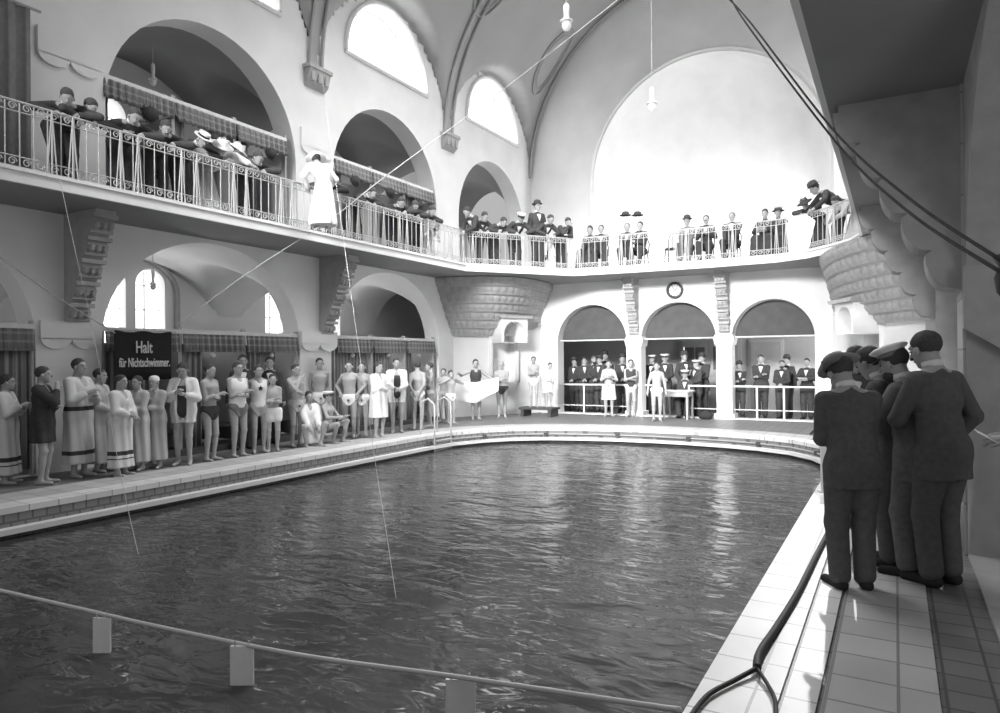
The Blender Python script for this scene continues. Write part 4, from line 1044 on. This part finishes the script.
# ------------------------------------------------------------------ banner
t=empty('banner',(-10.42,0,0)); p0=P(114.5,330,x=-10.42); p1=P(171.5,379,x=-10.42)
y0,y1,z1,z0=p0[1],p1[1],p0[2],p1[2]
y1=P(171.5,340,x=-10.42)[1]
mb=MB(); v=[];nn_=24
for j in range(5):
    for i in range(nn_+1):
        g=i/nn_; y=y0+(y1-y0)*g; v.append((.012*math.sin(g*9+j*.5)*(.3+j*.2),y,z1-.03*math.sin(PI*g*2)**2*(j==0)+(z0-z1)*j/4))
v+=[(a-.015,b_,c) for a,b_,c in v]; N_=5*(nn_+1); f=[]
for j in range(4):
    for i in range(nn_): q=j*(nn_+1)+i; f+=[(q,q+1,q+nn_+2,q+nn_+1),(q+N_,q+nn_+1+N_,q+nn_+2+N_,q+1+N_)]
for i in range(nn_): f+=[(i,i+N_,i+1+N_,i+1),(4*(nn_+1)+i,4*(nn_+1)+i+1,4*(nn_+1)+i+1+N_,4*(nn_+1)+i+N_)]
mb.add(v,f).build('cloth',M['banner'],t,True)
MB().tube([(-.02,y0-.1,z1+.0),(-.02,y1+.1,z1+.0)],.012,6).build('hanging_cord',M['rope'],t)
def text(body,y,z,size,wx,mt,parent,x=.03,bold=.012):
    cu=bpy.data.curves.new('text','FONT'); cu.body=body; cu.size=size; cu.extrude=.004; cu.offset=bold; cu.align_x='CENTER'
    o=bpy.data.objects.new('text',cu); COL.objects.link(o); dg=bpy.context.evaluated_depsgraph_get(); dg.update(); me=bpy.data.meshes.new_from_object(o.evaluated_get(dg)); bpy.data.objects.remove(o); bpy.data.curves.remove(cu)
    for v_ in me.vertices: a,b_,c=v_.co; v_.co=(x+c,y+a*wx,z+b_)
    me.materials.clear(); return link('lettering',me,mt,parent)
ym=(y0+y1)/2
text('Halt',ym-.02,z1-.35,.27,.62,M['letter'],t,bold=.003); text('für Nichtschwimmer.',ym+.0,z1-.57,.2,.5,M['letter'],t,bold=.003)
tag(t,'dark cloth banner lettered Halt für Nichtschwimmer, hung before the left cabins','banner')
# ------------------------------------------------------------------ clock
t=empty('wall_clock',(-5.2,YA,3.47)); R=Matrix.Rotation(PI/2,3,'X')
MB().lathe([(.16,0),(.23,.0),(.23,.07),(.2,.09),(.17,.06),(.16,.03)],(0,0,0),28,R).build('rim',M['dwood'],t,True)
MB().lathe([(0,.02),(.175,.02),(.175,.035),(0,.035)],(0,0,0),28,R).build('dial',M['white'],t)
MB().box((.03,-.045,.03),(.012,.01,.12),Matrix.Rotation(.8,3,'Y')).build('hour_hand',M['black'],t); MB().box((-.03,-.05,.05),(.01,.01,.15),Matrix.Rotation(-.5,3,'Y')).build('minute_hand',M['black'],t)
mb=MB()
for i in range(12): a=i*PI/6; mb.box((.145*math.sin(a),-.04,.145*math.cos(a)),(.012,.008,.03),Matrix.Rotation(a,3,'Y'))
mb.build('hour_marks',M['black'],t)
tag(t,'round dark-rimmed clock above the middle arch of the far arcade','clock')
# ------------------------------------------------------------------ arcade rods, screens and railings
for i,((c,r_),w_) in enumerate(zip(AC,('left','middle','right'))):
    t=MB().tube([(c-r_+.005,YA+.2,2.16),(c+r_-.005,YA+.2,2.16)],.022,8).build('tie_rod',M['wwood']); tag(t,'white rod spanning the %s arch of the far arcade at springing height'%w_,'rod')
    hole=arc(c,2.13,r_-.03,r_-.03,n=20); o=MB().prism([(c-r_+.03,2.19)]+[(a,max(z,2.19)) for a,z in hole]+[(c+r_-.03,2.19)],'y',YA+.3,YA+.33).build('screen_cloth',M['cloth_dark']); tag(o,'dark cloth filling the upper half of the %s far arch'%w_,'cloth')
def arail(x0,x1,posts,label,y=YA+.12,low=True):
    t=empty('guard_rail',(0,0,0))
    MB().tube([(x0,y,.86),(x1,y,.86)],.026,8).build('top_rail',M['wwood'],t)
    if low: MB().tube([(x0,y,.25),(x1,y,.25)],.014,8).build('lower_rail',M['wwood'],t)
    for p_ in posts:
        mb=MB(); mb.tube([(p_,y,0.),(p_,y,.86)],.026,8); mb.lathe([(.05,0),(.05,.02),(.03,.04)],(p_,y,0),10); mb.build('post',M['wwood'],t)
    tag(t,label,'railing')
arail(-8.72,-6.62,[P(584,405,y=YA+.12)[0]],'white two-bar guard rail with one post in the left far arch')
arail(-6.1,-5.85,[],'short stretch of white guard rail left of the table',low=False); arail(-4.9,-4.15,[-4.88],'white guard rail in the middle far arch, right of the table')
arail(-3.7,-1.74,[P(757,405,y=YA+.12)[0],P(784,405,y=YA+.12)[0]],'white two-bar guard rail with two posts in the right far arch')
# judges' table with papers
tx0,tx1=P(664,391,y=18.35)[0],P(692,391,y=18.35)[0]
t=empty('writing_table',((tx0+tx1)/2,18.35,0)); w_=(tx1-tx0)/2
MB().bx(-w_,w_,-.3,.35,.72,.75).build('tabletop',M['wood'],t); MB().bx(-w_+.05,w_-.05,-.26,.31,.6,.72).build('apron',M['wood'],t)
for sx in(-1,1):
    for sy in (-.24,.29): MB().tube([(sx*(w_-.07),sy,.62),(sx*(w_-.07),sy,0)],[.035,.026],8).build('leg',M['wood'],t)
tag(t,'small wooden writing table in front of the middle far arch','table')
for i,(dx,dy,a,l) in enumerate(((-.2,-.1,.2,'loose white sheets at the left end of the writing table'),(.06,-.08,-.15,'pile of white papers at the middle of the writing table'),(.27,.0,.4,'open white notebook at the right end of the writing table'))):
    mb=MB(); mb.box((0,0,.006),(.2,.26,.012)); mb.box((.03,.01,.016),(.19,.25,.008),Matrix.Rotation(.2,3,'Z')); o=mb.build('papers',M['paper']); o.location=((tx0+tx1)/2+dx,18.35+dy,.75); o.rotation_euler=(0,0,a); tag(o,l,'papers')
# low platform under the two swimmers at the corner
t=empty('diving_platform',(-8.75,17.55,0)); MB().bx(-.55,.5,-.28,.28,.2,.26).build('board',M['dwood'],t)
for sx in(-.45,.4):
    MB().bx(sx-.05,sx+.05,-.24,.24,0,.2).build('trestle',M['dwood'],t)
tag(t,'low dark wooden platform carrying two swimmers by the left far arch','platform')
# dark bag on the floor at the column
o=MB().lathe([(.1,0),(.15,.04),(.16,.12),(.1,.2),(.04,.22),(0,.22)],(0,0,0),12,None,1.2,.8).build('satchel',M['black'],None,True); o.location=(-4.35,18.5,0); tag(o,'round dark bag on the floor at the foot of the column right of the table','bag')
# ------------------------------------------------------------------ lamps, wires, ropes
def pendant(u,v,y,label,sc=1.,x=None):
    p=P(u,v,y=y) if x is None else P(u,v,x=x); 
    top=ZV+math.sqrt(max(.1,5.6**2-(p[0]-XC)**2)) if x is None else p[2]+.62
    t=empty('pendant_lamp',tuple(p)); MB().tube([(0,0,.3*sc),(0,0,top-p[2])],.008,5).build('cord',M['rope'],t)
    MB().lathe([(.03*sc,.0),(.09*sc,.0),(.1*sc,.02),(.045*sc,.05),(.04*sc,.12),(.045*sc,.13),(.045*sc,.28),(.02*sc,.32)],(0,0,0),14).build('fitting',M['globe'],t,True)
    MB().lathe([(0,-.14*sc),(.05*sc,-.12*sc),(.075*sc,-.07*sc),(.07*sc,-.02*sc),(.05*sc,.0)],(0,0,0),14).build('globe',M['globe'],t,True)
    tag(t,label,'lamp')
pendant(566.5,22,11,'white pendant lamp hanging highest in the vault, left of the other',1.15)
pendant(652,104,13,'white pendant lamp on a long cord before the great niche',1.1)
pendant(153,80,None,'small pendant lamp above the first gallery cabins',.8,x=-12.2)
pendant(153,285,None,'small pendant lamp in front of the arched left windows',.7,x=-12.2)
def wire(name,pts,r,mt,label,cat='rope',n=5,k_=8):
    P_=[Vector(p) for p in pts]; out=[]
    for i in range(len(P_)-1):
        a=P_[max(i-1,0)];b_=P_[i];c=P_[i+1];d=P_[min(i+2,len(P_)-1)]
        for q in range(k_):
            t_=q/k_; out.append(.5*((2*b_)+(c-a)*t_+(2*a-5*b_+4*c-d)*t_**2+(3*b_-a-3*c+d)*t_**3))
    out.append(P_[-1]); o=MB().tube(out,r,n).build(name,mt,None,True); tag(o,label,cat); return o
wire('guide_rope',[P(625,-6,y=12),P(618,0,y=11.8),P(500,92,x=-7.6),P(386,176,x=-8.9),P(332,218,x=-9.2),P(245,275,x=-9.7),P(177,326,x=-10.3)],.011,M['rope'],'long white rope slanting down across the hall from the vault to the banner')
wire('guide_rope',[P(-6,253,x=-9.9),P(60,299,x=-10.2),P(115,333,x=-10.38)],.011,M['rope'],'white rope slanting down from the left edge to the banner corner')
wire('hanging_cable',[P(722,-8,y=7.),P(750,22,y=6.6),P(830,126,y=5.4),P(905,195,y=4.3),P(1004,262,y=3.)],.008,M['cable'],'upper of the two dark cables crossing the right-hand brackets','cable')
wire('hanging_cable',[P(727,-8,y=6.9),P(748,26,y=6.5),P(835,141,y=5.3),P(905,209,y=4.2),P(1004,274,y=2.95)],.008,M['cable'],'lower of the two dark cables crossing the right-hand brackets','cable')
wire('angle_line',[P(322,75,x=-8.8),P(345,250,x=-7.2),P(372,440,x=-5.5),P(386,530,y=5.2),P(396,598,z=-.25)],.0032,M['rope'],'thin weighted line hanging from the left wall down to the open water','line')
wire('angle_line',[P(60,180,x=-9.2),P(75,250,x=-8.9),P(92,327,x=-8.6),P(126,500,x=-7.4),P(150,600,y=3.9)],.0032,M['rope'],'thin line hanging past the dark banner into the water at left','line')
wire('ladder_pole',[P(434,371,z=1.0)*0+np.array([-8.5,12.1,.72]),np.array([-8.5,12.1,-.31])],.02,M['iron'],'left pale handrail pole of the pool ladder at the far left corner','pole') if 0 else None
t=empty('pool_ladder',(-8.5,12.0,0))
for dy,(a_) in ((0,0),(.62,1)): MB().tube([(-.35,dy,0),(-.33,dy,.72),(-.15,dy,.8),(.02,dy,.68),(.02,dy,-.5)],.018,8).build('handrail',M['iron'],t,True)
for z in (-.1,-.3): MB().tube([(.02,0,z),(.02,.62,z)],.016,6).build('rung',M['iron'],t)
tag(t,'pale metal pool ladder over the left edge near the far corner','ladder')
# lane rope with hanging wooden boards
A=P(673,709,z=.0);
rp=[tuple(P(680,709.5,x=-.86))]+[tuple(P(u_,v_,z=z_)) for u_,v_,z_ in ((640,704,-.02),(458,677,-.06),(300,655,-.08),(160,627,-.08),(55,603,-.06))]+[]
rp.append(tuple(Vector(rp[-1])+(Vector(rp[-1])-Vector(rp[-2]))*((-8.6-rp[-1][0])/(rp[-1][0]-rp[-2][0]))))
wire('lane_rope',rp,.013,M['rope'],'white lane rope stretched low across the water in the foreground','rope',6)
for (u0,v0,u1,v1,l) in ((95,616,109,632,'small pale float board under the lane rope, at the far left'),(232,644,252,669,'pale float board under the middle of the lane rope'),(447,677,474,716,'large pale float board under the lane rope, nearest the camera')):
    a=P((u0+u1)/2,v0,z=-.075); w_=(u1-u0)/CF*np.linalg.norm(a-OO); h_=.27; mb=MB(); mb.box((0,0,-h_/2-.01),(w_,.02,h_)); 
    t=empty('float_board',tuple(a),CA); mb.build('board',M['wwood'],t); 
    for q in (-.3,.3): MB().tube([(q*w_,0,-.02),(q*w_,0,.02)],.006,5).build('loop',M['rope'],t)
    tag(t,l,'board')
# hose in the gutter of the right-hand coping
wire('rubber_hose',[P(836,517,z=.04),P(818,552,z=.04),P(798,592,z=.04),P(776,628,z=.04),P(760,652,z=.05),P(757,668,z=.05)],.022,M['hose'],'thick dark hose lying along the gutter of the right-hand coping','hose',8)
wire('rubber_hose',[P(757,668,z=.05),P(735,680,z=.04),P(708,695,z=.04),P(688,720,z=.04)],.012,M['hose'],'thin dark hose end curving left to the pool edge in the foreground','hose',8)
wire('rubber_hose',[P(757,668,z=.05),P(768,685,z=.04),P(775,700,z=.04),P(776,722,z=.04)],.010,M['hose'],'thin dark hose end curving towards the camera in the foreground','hose',8)
p=P(826,492,z=0.02); t=empty('starting_post',(p[0],p[1],.02),.2); MB().bx(-.055,.055,-.04,.04,0,.6).build('post',M['wwood'],t); MB().bx(-.07,.07,-.05,.05,.6,.63).build('cap',M['wwood'],t); MB().bx(-.09,.09,-.07,.07,0,.02).build('foot_plate',M['wwood'],t); tag(t,'white post on the right coping behind the man in the three-cornered cap','post')
# dark wooden door frame at the right edge
t=empty('wooden_booth',(.52,4.35,0)); MB().bx(.02,.1,-1.2,.2,0,2.1).build('side_panel',M['dwood'],t); MB().tube([(.03,.24,0),(.03,.24,1.95)],.035,10).build('corner_post',M['dwood'],t)
MB().lathe([(.04,0),(.07,.04),(.08,.12),(.06,.18),(.09,.24),(0,.24)],(.03,.24,1.93),14).build('capital',M['dwood'],t,True)
tag(t,'dark wooden booth front with a carved corner post at the right edge','booth')
# ------------------------------------------------------------------ chairs on the far gallery
def chair():
    t=empty('bentwood_chair'); MB().lathe([(0,.43),(.19,.43),(.2,.445),(.19,.46),(0,.46)],(0,0,0),18).build('seat',M['dwood'],t)
    for x,y in ((.14,.14),(.14,-.14),(-.14,.14),(-.14,-.14)): MB().tube([(x,y,.43),(x*1.25,y*1.25,0)],[.018,.013],6).build('leg',M['dwood'],t)
    MB().tube([(-.16,-.16,.44),(-.2,-.17,.7),(-.22,-.1,.88),(-.22,.1,.88),(-.2,.17,.7),(-.16,.16,.44)],.014,6).build('backrest',M['dwood'],t,True)
    for y in (-.05,.05): MB().tube([(-.16,y,.44),(-.21,y,.88)],.009,5).build('spindle',M['dwood'],t)
    return t
_ch=[]
def put_chair(x,y,a,label):
    if not _ch: c=chair(); _ch.append(c)
    else:
        s_=_ch[0]; c=s_.copy(); COL.objects.link(c)
        for q in s_.children: d=q.copy(); COL.objects.link(d); d.parent=c
        _ch.append(c)
    c.location=(x,y,ZF); c.rotation_euler=(0,0,a); tag(c,label,'chair','chairs on the far gallery')
# ------------------------------------------------------------------ swimmers on the left deck
deck('swimmer cut by the left edge, wrapped in a pale banded towel',7,484,376,70,arms='chest',outfit='robe',sm='towel')
deck('barelegged man in a dark jacket, hands raised, second from the left edge',43,484,368,70,arms='chin',outfit='coatrobe',sm='suit2')
deck('swimmer with dark-banded towel over shoulders and legs, left of the banner',79,477,360,45,arms='chest',outfit='robe',sm='towel2',hem=.12)
deck('stooping pale-wrapped swimmer behind, under the left end of the banner',100,472,370,60,arms='clasp',outfit='robe',sm='lgrey')
deck('swimmer in a long white wrap with a dark band above the ankles, below the banner',121,476,376,50,arms='clasp',outfit='robe',sm='towel',hair='dark')
deck('swimmer in a grey towel wrap just right of the long white wrap',138,470,377,-40,arms='crossed',outfit='robe',sm='lgrey')
deck('swimmer with a white cloth over the head below the banner',155,468,377,-30,arms='chin',outfit='robe',sm='panel',hat='swimcap')
deck('young man in dark bathing suit with white towel over both shoulders, head bowed',184,465,363,-15,arms='chest',outfit='towelshoulder',sm='white',head=(25,0))
deck('bare-chested swimmer with folded arms right of the towelled man in the dark suit',210,461,365,50,arms='crossed',outfit='trunks',sm='suit')
deck('swimmer in a white sleeveless vest and grey trunks with folded arms',238,457,363,35,arms='crossed',outfit='vest',sm='mgrey',build=1.08)
deck('dark figure with a white headband looking over the swimmer in the white vest',243,449,356,10,arms='down',outfit='suit',sm='suit')
deck('swimmer wearing a white vest with a dark star on the chest',259,453,366,15,arms='behind',outfit='starvest',sm='lgrey')
deck('short boy in wide white shorts with folded arms',273,452,375,10,arms='crossed',outfit='shorts',sm='white')
deck('dark-haired man in shadow standing behind the boy in white shorts',270,444,358,0,arms='down',outfit='suit',sm='suit')
deck('bare-chested swimmer with a hand at the chin, left of the bright pier',296,447,365,35,arms='chin',outfit='briefs',sm='lgrey')
deck('tall swimmer before the bright pier, hands behind the back, gazing at the far end',320,437.5,359,10,arms='behind',outfit='briefs',sm='white')
deck('crouching swimmer draped in a white towel with a dark patch',310,446,392,20,arms='lap',outfit='wrap',sm='white',pose='crouch',hair='dark',hem=.04,h=1.55)
deck('squatting swimmer in a white cap reading a sheet of paper',330,443,400,60,arms='paper',outfit='trunks',sm='mgrey',pose='crouch',hat='whitecap',h=1.5,paper='sheet of paper held by the squatting swimmer in the white cap')
deck('swimmer in white briefs with hands on hips, right of the squatting reader',350,438,362,-15,arms='hips',outfit='briefs',sm='white')
deck('swimmer in white briefs half hidden behind the one with hands on hips',362,437,363,0,arms='down',outfit='briefs',sm='white')
deck('swimmer wrapped in a white towel to mid-thigh, one foot at the pool edge',379,438,363,40,arms='crossed',outfit='wrap',sm='white')
deck('broad swimmer with a white towel round his shoulders, facing the camera',397,433,359,5,arms='clasp',outfit='towelshoulder',sm='white',build=1.1)
deck('swimmer in white trunks seen from behind, between two others',418,430,362,170,arms='behind',outfit='trunks',sm='white')
deck('swimmer facing left towards the one seen from behind, beside the ladder',430,427,363,-75,arms='crossed',outfit='trunks',sm='lgrey')
deck('small boy swimmer with arms raised to his shoulders beside the ladder',451,424,371,30,arms='shoulder',outfit='briefs',sm='white')
deck('swimmer half hidden behind the small boy at the far left corner',444,422,369,-20,arms='down',outfit='briefs',sm='lgrey')
sp_=deck('swimmer in a dark vest shaking out a big white towel',476,420,360,10,arms='spread',outfit='darkvest',sm='lgrey')
deck('stout bald swimmer in dark trunks with folded arms at the far left corner wall',502,418,362,0,arms='crossed',outfit='trunks',sm='suit',hair='none',build=1.15)
def plat(label,u,dx,dy,vh,phi,**k):
    x,y=-8.75+dx,17.55+dy; q=ray(u,vh); z=CH+q[2]*math.hypot(x,y)/math.hypot(q[0],q[1]); return place(label,x,y,z,phi,.26,**k)
plat('swimmer in white briefs standing on the dark platform with folded arms',545,-.2,0,357,0,arms='crossed',outfit='briefs',sm='white')
plat('swimmer on the dark platform wrapped in a plain white towel',560,.25,.05,363,20,arms='clasp',outfit='wrap',sm='white',hem=.32)
deck('swimmer wrapped in a long white towel standing before the left far arch',609,416.5,361,0,arms='chest',outfit='skirt',sm='towel',hem=.3)
deck('swimmer in a dark top and white briefs with folded arms at the left arcade column',631,416.5,360,5,arms='crossed',outfit='darkvest',sm='white')
deck('slim boy in white briefs standing alone at the pool edge before the table',657,421,363,0,arms='down',outfit='briefs',sm='white')
# the towel being shaken out
p=sp_.location; v=[];nu,nv_=14,8; c=math.radians(0)
toC=nrm([-p[0],-p[1],0.]); rt=nrm(np.cross(toC,[0,0,1]))*-1
rt=np.array([RR[0],RR[1],0.]); rt/=np.linalg.norm(rt)
for j in range(nv_+1):
    for i in range(nu+1):
        a=-.55+1.15*i/nu; b=j/nv_; z=1.02-.08*a-b*(.55-.32*max(0,a))+.3*max(0,a); q=np.array(p)+rt*a+toC*(.34+.05*math.sin(i*.9+b*2))+np.array([0,0,z]); v.append(tuple(q))
N_=len(v); v+=[tuple(np.array(q)-toC*.012) for q in v]; f=[]
for j in range(nv_):
    for i in range(nu): q=j*(nu+1)+i; f+=[(q,q+1,q+nu+2,q+nu+1),(q+N_,q+nu+1+N_,q+nu+2+N_,q+1+N_)]
for i in range(nu): q=nv_*(nu+1)+i; f+=[(i,i+N_,i+1+N_,i+1),(q,q+1,q+1+N_,q+N_)]
o=MB().add(v,f).build('bath_towel',M['white'],None,True); tag(o,'big white towel held out by the swimmer in the dark vest','towel')
# ------------------------------------------------------------------ spectators in the far arcade
def arcp(label,u,vh,y,phi,**k):
    p=P(u,360,y=y); x=p[0]; q=ray(u,vh); z=CH+q[2]*math.hypot(x,y)/math.hypot(q[0],q[1]); k.setdefault('outfit','suit'); k.setdefault('vox',.016); return place(label,x,y,z,phi,0,**k)
arcp('man in a dark hat at the left side of the left far arch',574.5,359,19.75,-20,hat='bowler',arms='clasp')
arcp('bareheaded man in dark suit behind the rail post of the left far arch',584.5,358,19.7,0,arms='clasp')
arcp('balding man in dark suit between the rail post and the hatted pair',594,357,19.8,15,hair='light',arms='clasp',beard=True)
arcp('man in a soft hat at the centre right of the left far arch',600,357,19.6,-30,hat='bowler',arms='clasp')
arcp('taller man in a bowler at the back of the left far arch',605,353,20.3,0,hat='bowler',arms='down')
arcp('man in a bowler and white shirt front between the two front swimmers',622.5,356,19.6,0,hat='bowler',arms='clasp')
arcp('man in dark clothes at the left side of the middle far arch',643,358,19.8,20,arms='clasp')
arcp('man in a white cap behind the slim boy',652,356,19.7,-20,hat='whitecap',arms='clasp')
arcp('man in a white cap standing upright behind the left end of the table',665,355,19.7,0,hat='whitecap',arms='clasp')
arcp('man in a spiked helmet bending over the table',684,353,19.6,30,hat='helmet',arms='reach')
arcp('seated clerk in a white cap writing at the table',685,366.5,18.98,-10,hat='whitecap',arms='write',pose='sit',h=1.7)
arcp('man in a white cap leaning on the rail right of the table',696.5,361,19.25,-45,hat='whitecap',arms='clasp',outfit='coat')
arcp('tall man in a bowler and long coat beside the right arcade column',702,355,19.65,-30,hat='bowler',arms='clasp',outfit='coat',build=1.15)
arcp('man in a bowler at the left side of the right far arch',739,363,19.4,10,hat='bowler',arms='crossed')
arcp('tall bareheaded man with folded arms in the right far arch',761,355.5,19.4,-5,arms='crossed',build=1.1)
arcp('shorter man leaning on the rail at the centre of the right far arch',782,361,19.35,-10,arms='clasp',beard=True)
arcp('man in a broad dark hat behind the one leaning on the rail',787,357,19.85,-30,hat='bowler',arms='down')
arcp('man holding a white paper at the right side of the right far arch',807,359,19.4,-15,arms='paper',paper='white paper held by the man at the right of the far arcade')
t=empty('clerk_stool',(0,0,0)); q=[o for o in bpy.data.objects if o.get('label','').startswith('seated clerk')][0]
t.location=(q.location.x,q.location.y,0); MB().lathe([(0,.36),(.17,.36),(.17,.4),(0,.4)],(0,0,0),14).build('seat',M['dwood'],t)
for a in range(3): MB().tube([(.1*math.cos(a*2.1),.1*math.sin(a*2.1),.37),(.17*math.cos(a*2.1),.17*math.sin(a*2.1),0)],.016,6).build('leg',M['dwood'],t)
tag(t,'small wooden stool under the clerk writing at the table','stool')
# ------------------------------------------------------------------ the group on the right-hand deck
near=dict(vox=.0085)
pA=(-.27,5.4)
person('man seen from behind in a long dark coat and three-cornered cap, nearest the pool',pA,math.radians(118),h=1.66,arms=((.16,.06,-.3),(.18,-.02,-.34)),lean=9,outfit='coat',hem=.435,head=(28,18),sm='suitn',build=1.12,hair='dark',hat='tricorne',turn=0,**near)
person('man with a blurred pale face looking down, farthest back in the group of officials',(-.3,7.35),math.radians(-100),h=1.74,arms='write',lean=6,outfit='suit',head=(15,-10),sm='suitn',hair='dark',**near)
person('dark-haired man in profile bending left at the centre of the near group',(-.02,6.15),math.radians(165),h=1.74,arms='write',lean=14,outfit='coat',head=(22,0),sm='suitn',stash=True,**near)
person('bearded man in a white-topped cap and grey coat, second from the right',(.1,5.95),math.radians(160),h=1.72,arms='write',lean=9,outfit='coat',hem=.42,head=(16,0),sm='suit3',beard=True,hat='whitecap',build=1.05,**near)
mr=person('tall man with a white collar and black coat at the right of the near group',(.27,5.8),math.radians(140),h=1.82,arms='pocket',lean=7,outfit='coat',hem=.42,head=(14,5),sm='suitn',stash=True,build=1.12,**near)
# three-cornered student cap on the first man
t=empty('tricorne'); 
# writing board held in the middle of the group
mb=MB(); mb.box((0,0,0),(.3,.22,.012)); o=mb.build('writing_board',M['dwood']); bpy.data.objects.remove(t)
o.location=(-.3,5.98,1.04); o.rotation_euler=(.1,.2,1.9); tag(o,'dark writing board held by the man nearest the pool','board')
# hand and paper at the right edge
p=P(992,447,y=4.9)
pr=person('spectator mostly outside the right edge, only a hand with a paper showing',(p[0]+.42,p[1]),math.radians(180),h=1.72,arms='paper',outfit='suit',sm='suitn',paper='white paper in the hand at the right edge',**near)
# ------------------------------------------------------------------ people on the left gallery
gal('man in a stiff white collar bending far over the rail at the upper left',68,101,phi=-25,h=1.66,sm='suit')
gal('man in shadow leaning on the gallery rail beside the first brace',98,117,phi=15,h=1.62,sm='suit')
gal('dark-faced man leaning on the rail below the largest hanging hat',137,119,phi=-15,h=1.7)
gal('man in profile leaning on the rail, left of the striped curtain',168,131,phi=-20,h=1.66,stash=True)
gal('spectator wearing a flat straw boater on the left gallery',207,142,phi=0,h=1.66,hat='boater')
gal('woman in a broad white hat next to the straw boater',226,147,phi=-10,h=1.6,hat='ladywhite',outfit='dress',sm='lgrey',hair='bun')
gal('woman in pale clothes and a large white hat turned aside, left of the dark-haired man',244,151,phi=30,h=1.62,hat='ladywhite',outfit='dress',sm='white',hair='bun',off=.7)
gal('dark-haired man leaning over the rail near the end of the first valance',261,162,phi=-20,h=1.64)
gal('woman in a white lace dress seen from behind beside the bright gallery pier',315,160,phi=150,h=1.62,arms='hips',outfit='dress',sm='white',hair='bun',hat='ladywhite',off=.28)
gal('person in a wide dark hat just right of the woman in white lace',331,176,phi=-30,h=1.6,hat='ladydark',outfit='dress',sm='suit',hair='bun')
gal('round-faced man with a white collar under the diagonal rope',376,192,phi=-5,h=1.66)
gal('man looking down at the pool, left of the far pair on the left gallery',403,207,phi=-30,h=1.64)
gal('stooping man between two others near the right end of the second valance',417,210,phi=-25,h=1.66)
gal('man with brushed-back hair leaning out at the end of the second cabins',435,213,phi=-10,h=1.68)
gal('small child in white at the rail where the left gallery ends',443,226,phi=-20,h=1.15,outfit='dress',sm='white',arms='clasp',hair='long')
gal('upright young man standing at the corner of the left gallery',465,210,phi=-55,h=1.74,arms='clasp',off=.3)
# corner
gal('man with a bowed head, first to lean on the corner rail',486,215,phi=5,h=1.72,sm='suit2')
gal('man bent deep over folded papers on the corner rail',505,221,phi=5,h=1.72)
gal('man in a light grey cap leaning on the corner rail',522,216,phi=-5,h=1.72,hat='greycap')
gal('tall man in a bowler towering over the leaning men',537,203,phi=0,h=1.78,hat='bowler',arms='down',off=.3)
gal('smiling man leaning behind the little girl in white',552,217,phi=5,h=1.7)
gal('man with a hand at his mouth at the end of the corner rail',569,220,phi=-5,h=1.7,arms='chin')
gal('little girl in a white smock standing inside the corner rail',557,238,phi=10,h=1.05,outfit='dress',sm='white',arms='down',hair='long',off=.25)
# seated along the far gallery
def seat(label,u,vh,cl,**k):
    r,(x,y),a=gal(label,u,vh,pose='sit',**k); put_chair(x-.02*math.cos(a),y-.02*math.sin(a),a,cl)
seat('seated woman in a dark dress with a high dark hairdo on the far gallery',590,222,'chair under the seated woman in the dark dress',off=.85,phi=-5,outfit='dress',sm='suit',hair='bun',arms='lap')
seat('man seated close beside the woman in the dark dress',601,224,'chair under the man beside the woman in the dark dress',off=.75,phi=5,arms='lap')
seat('left man of the seated pair below the two hats',627,223,'chair under the left man of the pair below the hats',off=.75,phi=0,arms='lap',hair='light')
seat('right man of the seated pair below the two hats, head propped on hand',640,222,'chair under the right man of the pair below the hats',off=.7,phi=-5,arms='chin')
b=onedge(672,.5); put_chair(b[1],b[2],-PI/2,'empty chair on the far gallery between the two hats and the seated man in grey')
seat('seated man in a bowler and grey suit right of the empty chair',687,214,'chair under the man in the bowler and grey suit',off=.7,phi=0,hat='bowler',sm='suit3',arms='lap')
seat('seated bareheaded man with a moustache right of the man in grey',706,218,'chair under the bareheaded man with a moustache',off=.7,arms='chest',stash=True)
seat('seated fair-haired person in a broad dark coat on the far gallery',732,220,'chair under the fair-haired person in a dark coat',off=.7,arms='lap',hair='light',build=1.2)
seat('seated woman holding a white paper near the curve of the rail',765,211,'chair under the woman holding a white paper',off=.85,arms='paper',outfit='dress',sm='suit',hair='bun',paper='white paper held by the woman near the curve of the rail')
seat('seated woman in a flowered plumed hat near the curve of the rail',778,206,'chair under the woman in the flowered hat',off=.9,arms='lap',outfit='dress',sm='suit2',hair='bun',hat='plume')
gal('small dark-hatted woman leaning beside the big man in the bowler',800,203,phi=-10,h=1.5,outfit='dress',sm='suit',hat='ladydark',hair='bun',off=.35)
gal('big man in a bowler bending over the rail at the right-hand curve',812,187,phi=-15,h=1.82,hat='bowler',off=.5)
gal('woman in a pale dress behind the rail brace at the right-hand curve',829,205,phi=0,h=1.5,outfit='dress',sm='lgrey',hair='bun',off=.7,arms='clasp')
gal('man in dark clothes cut off by the right gallery soffit',846,178,phi=-10,h=1.78,off=.4,arms='hips')
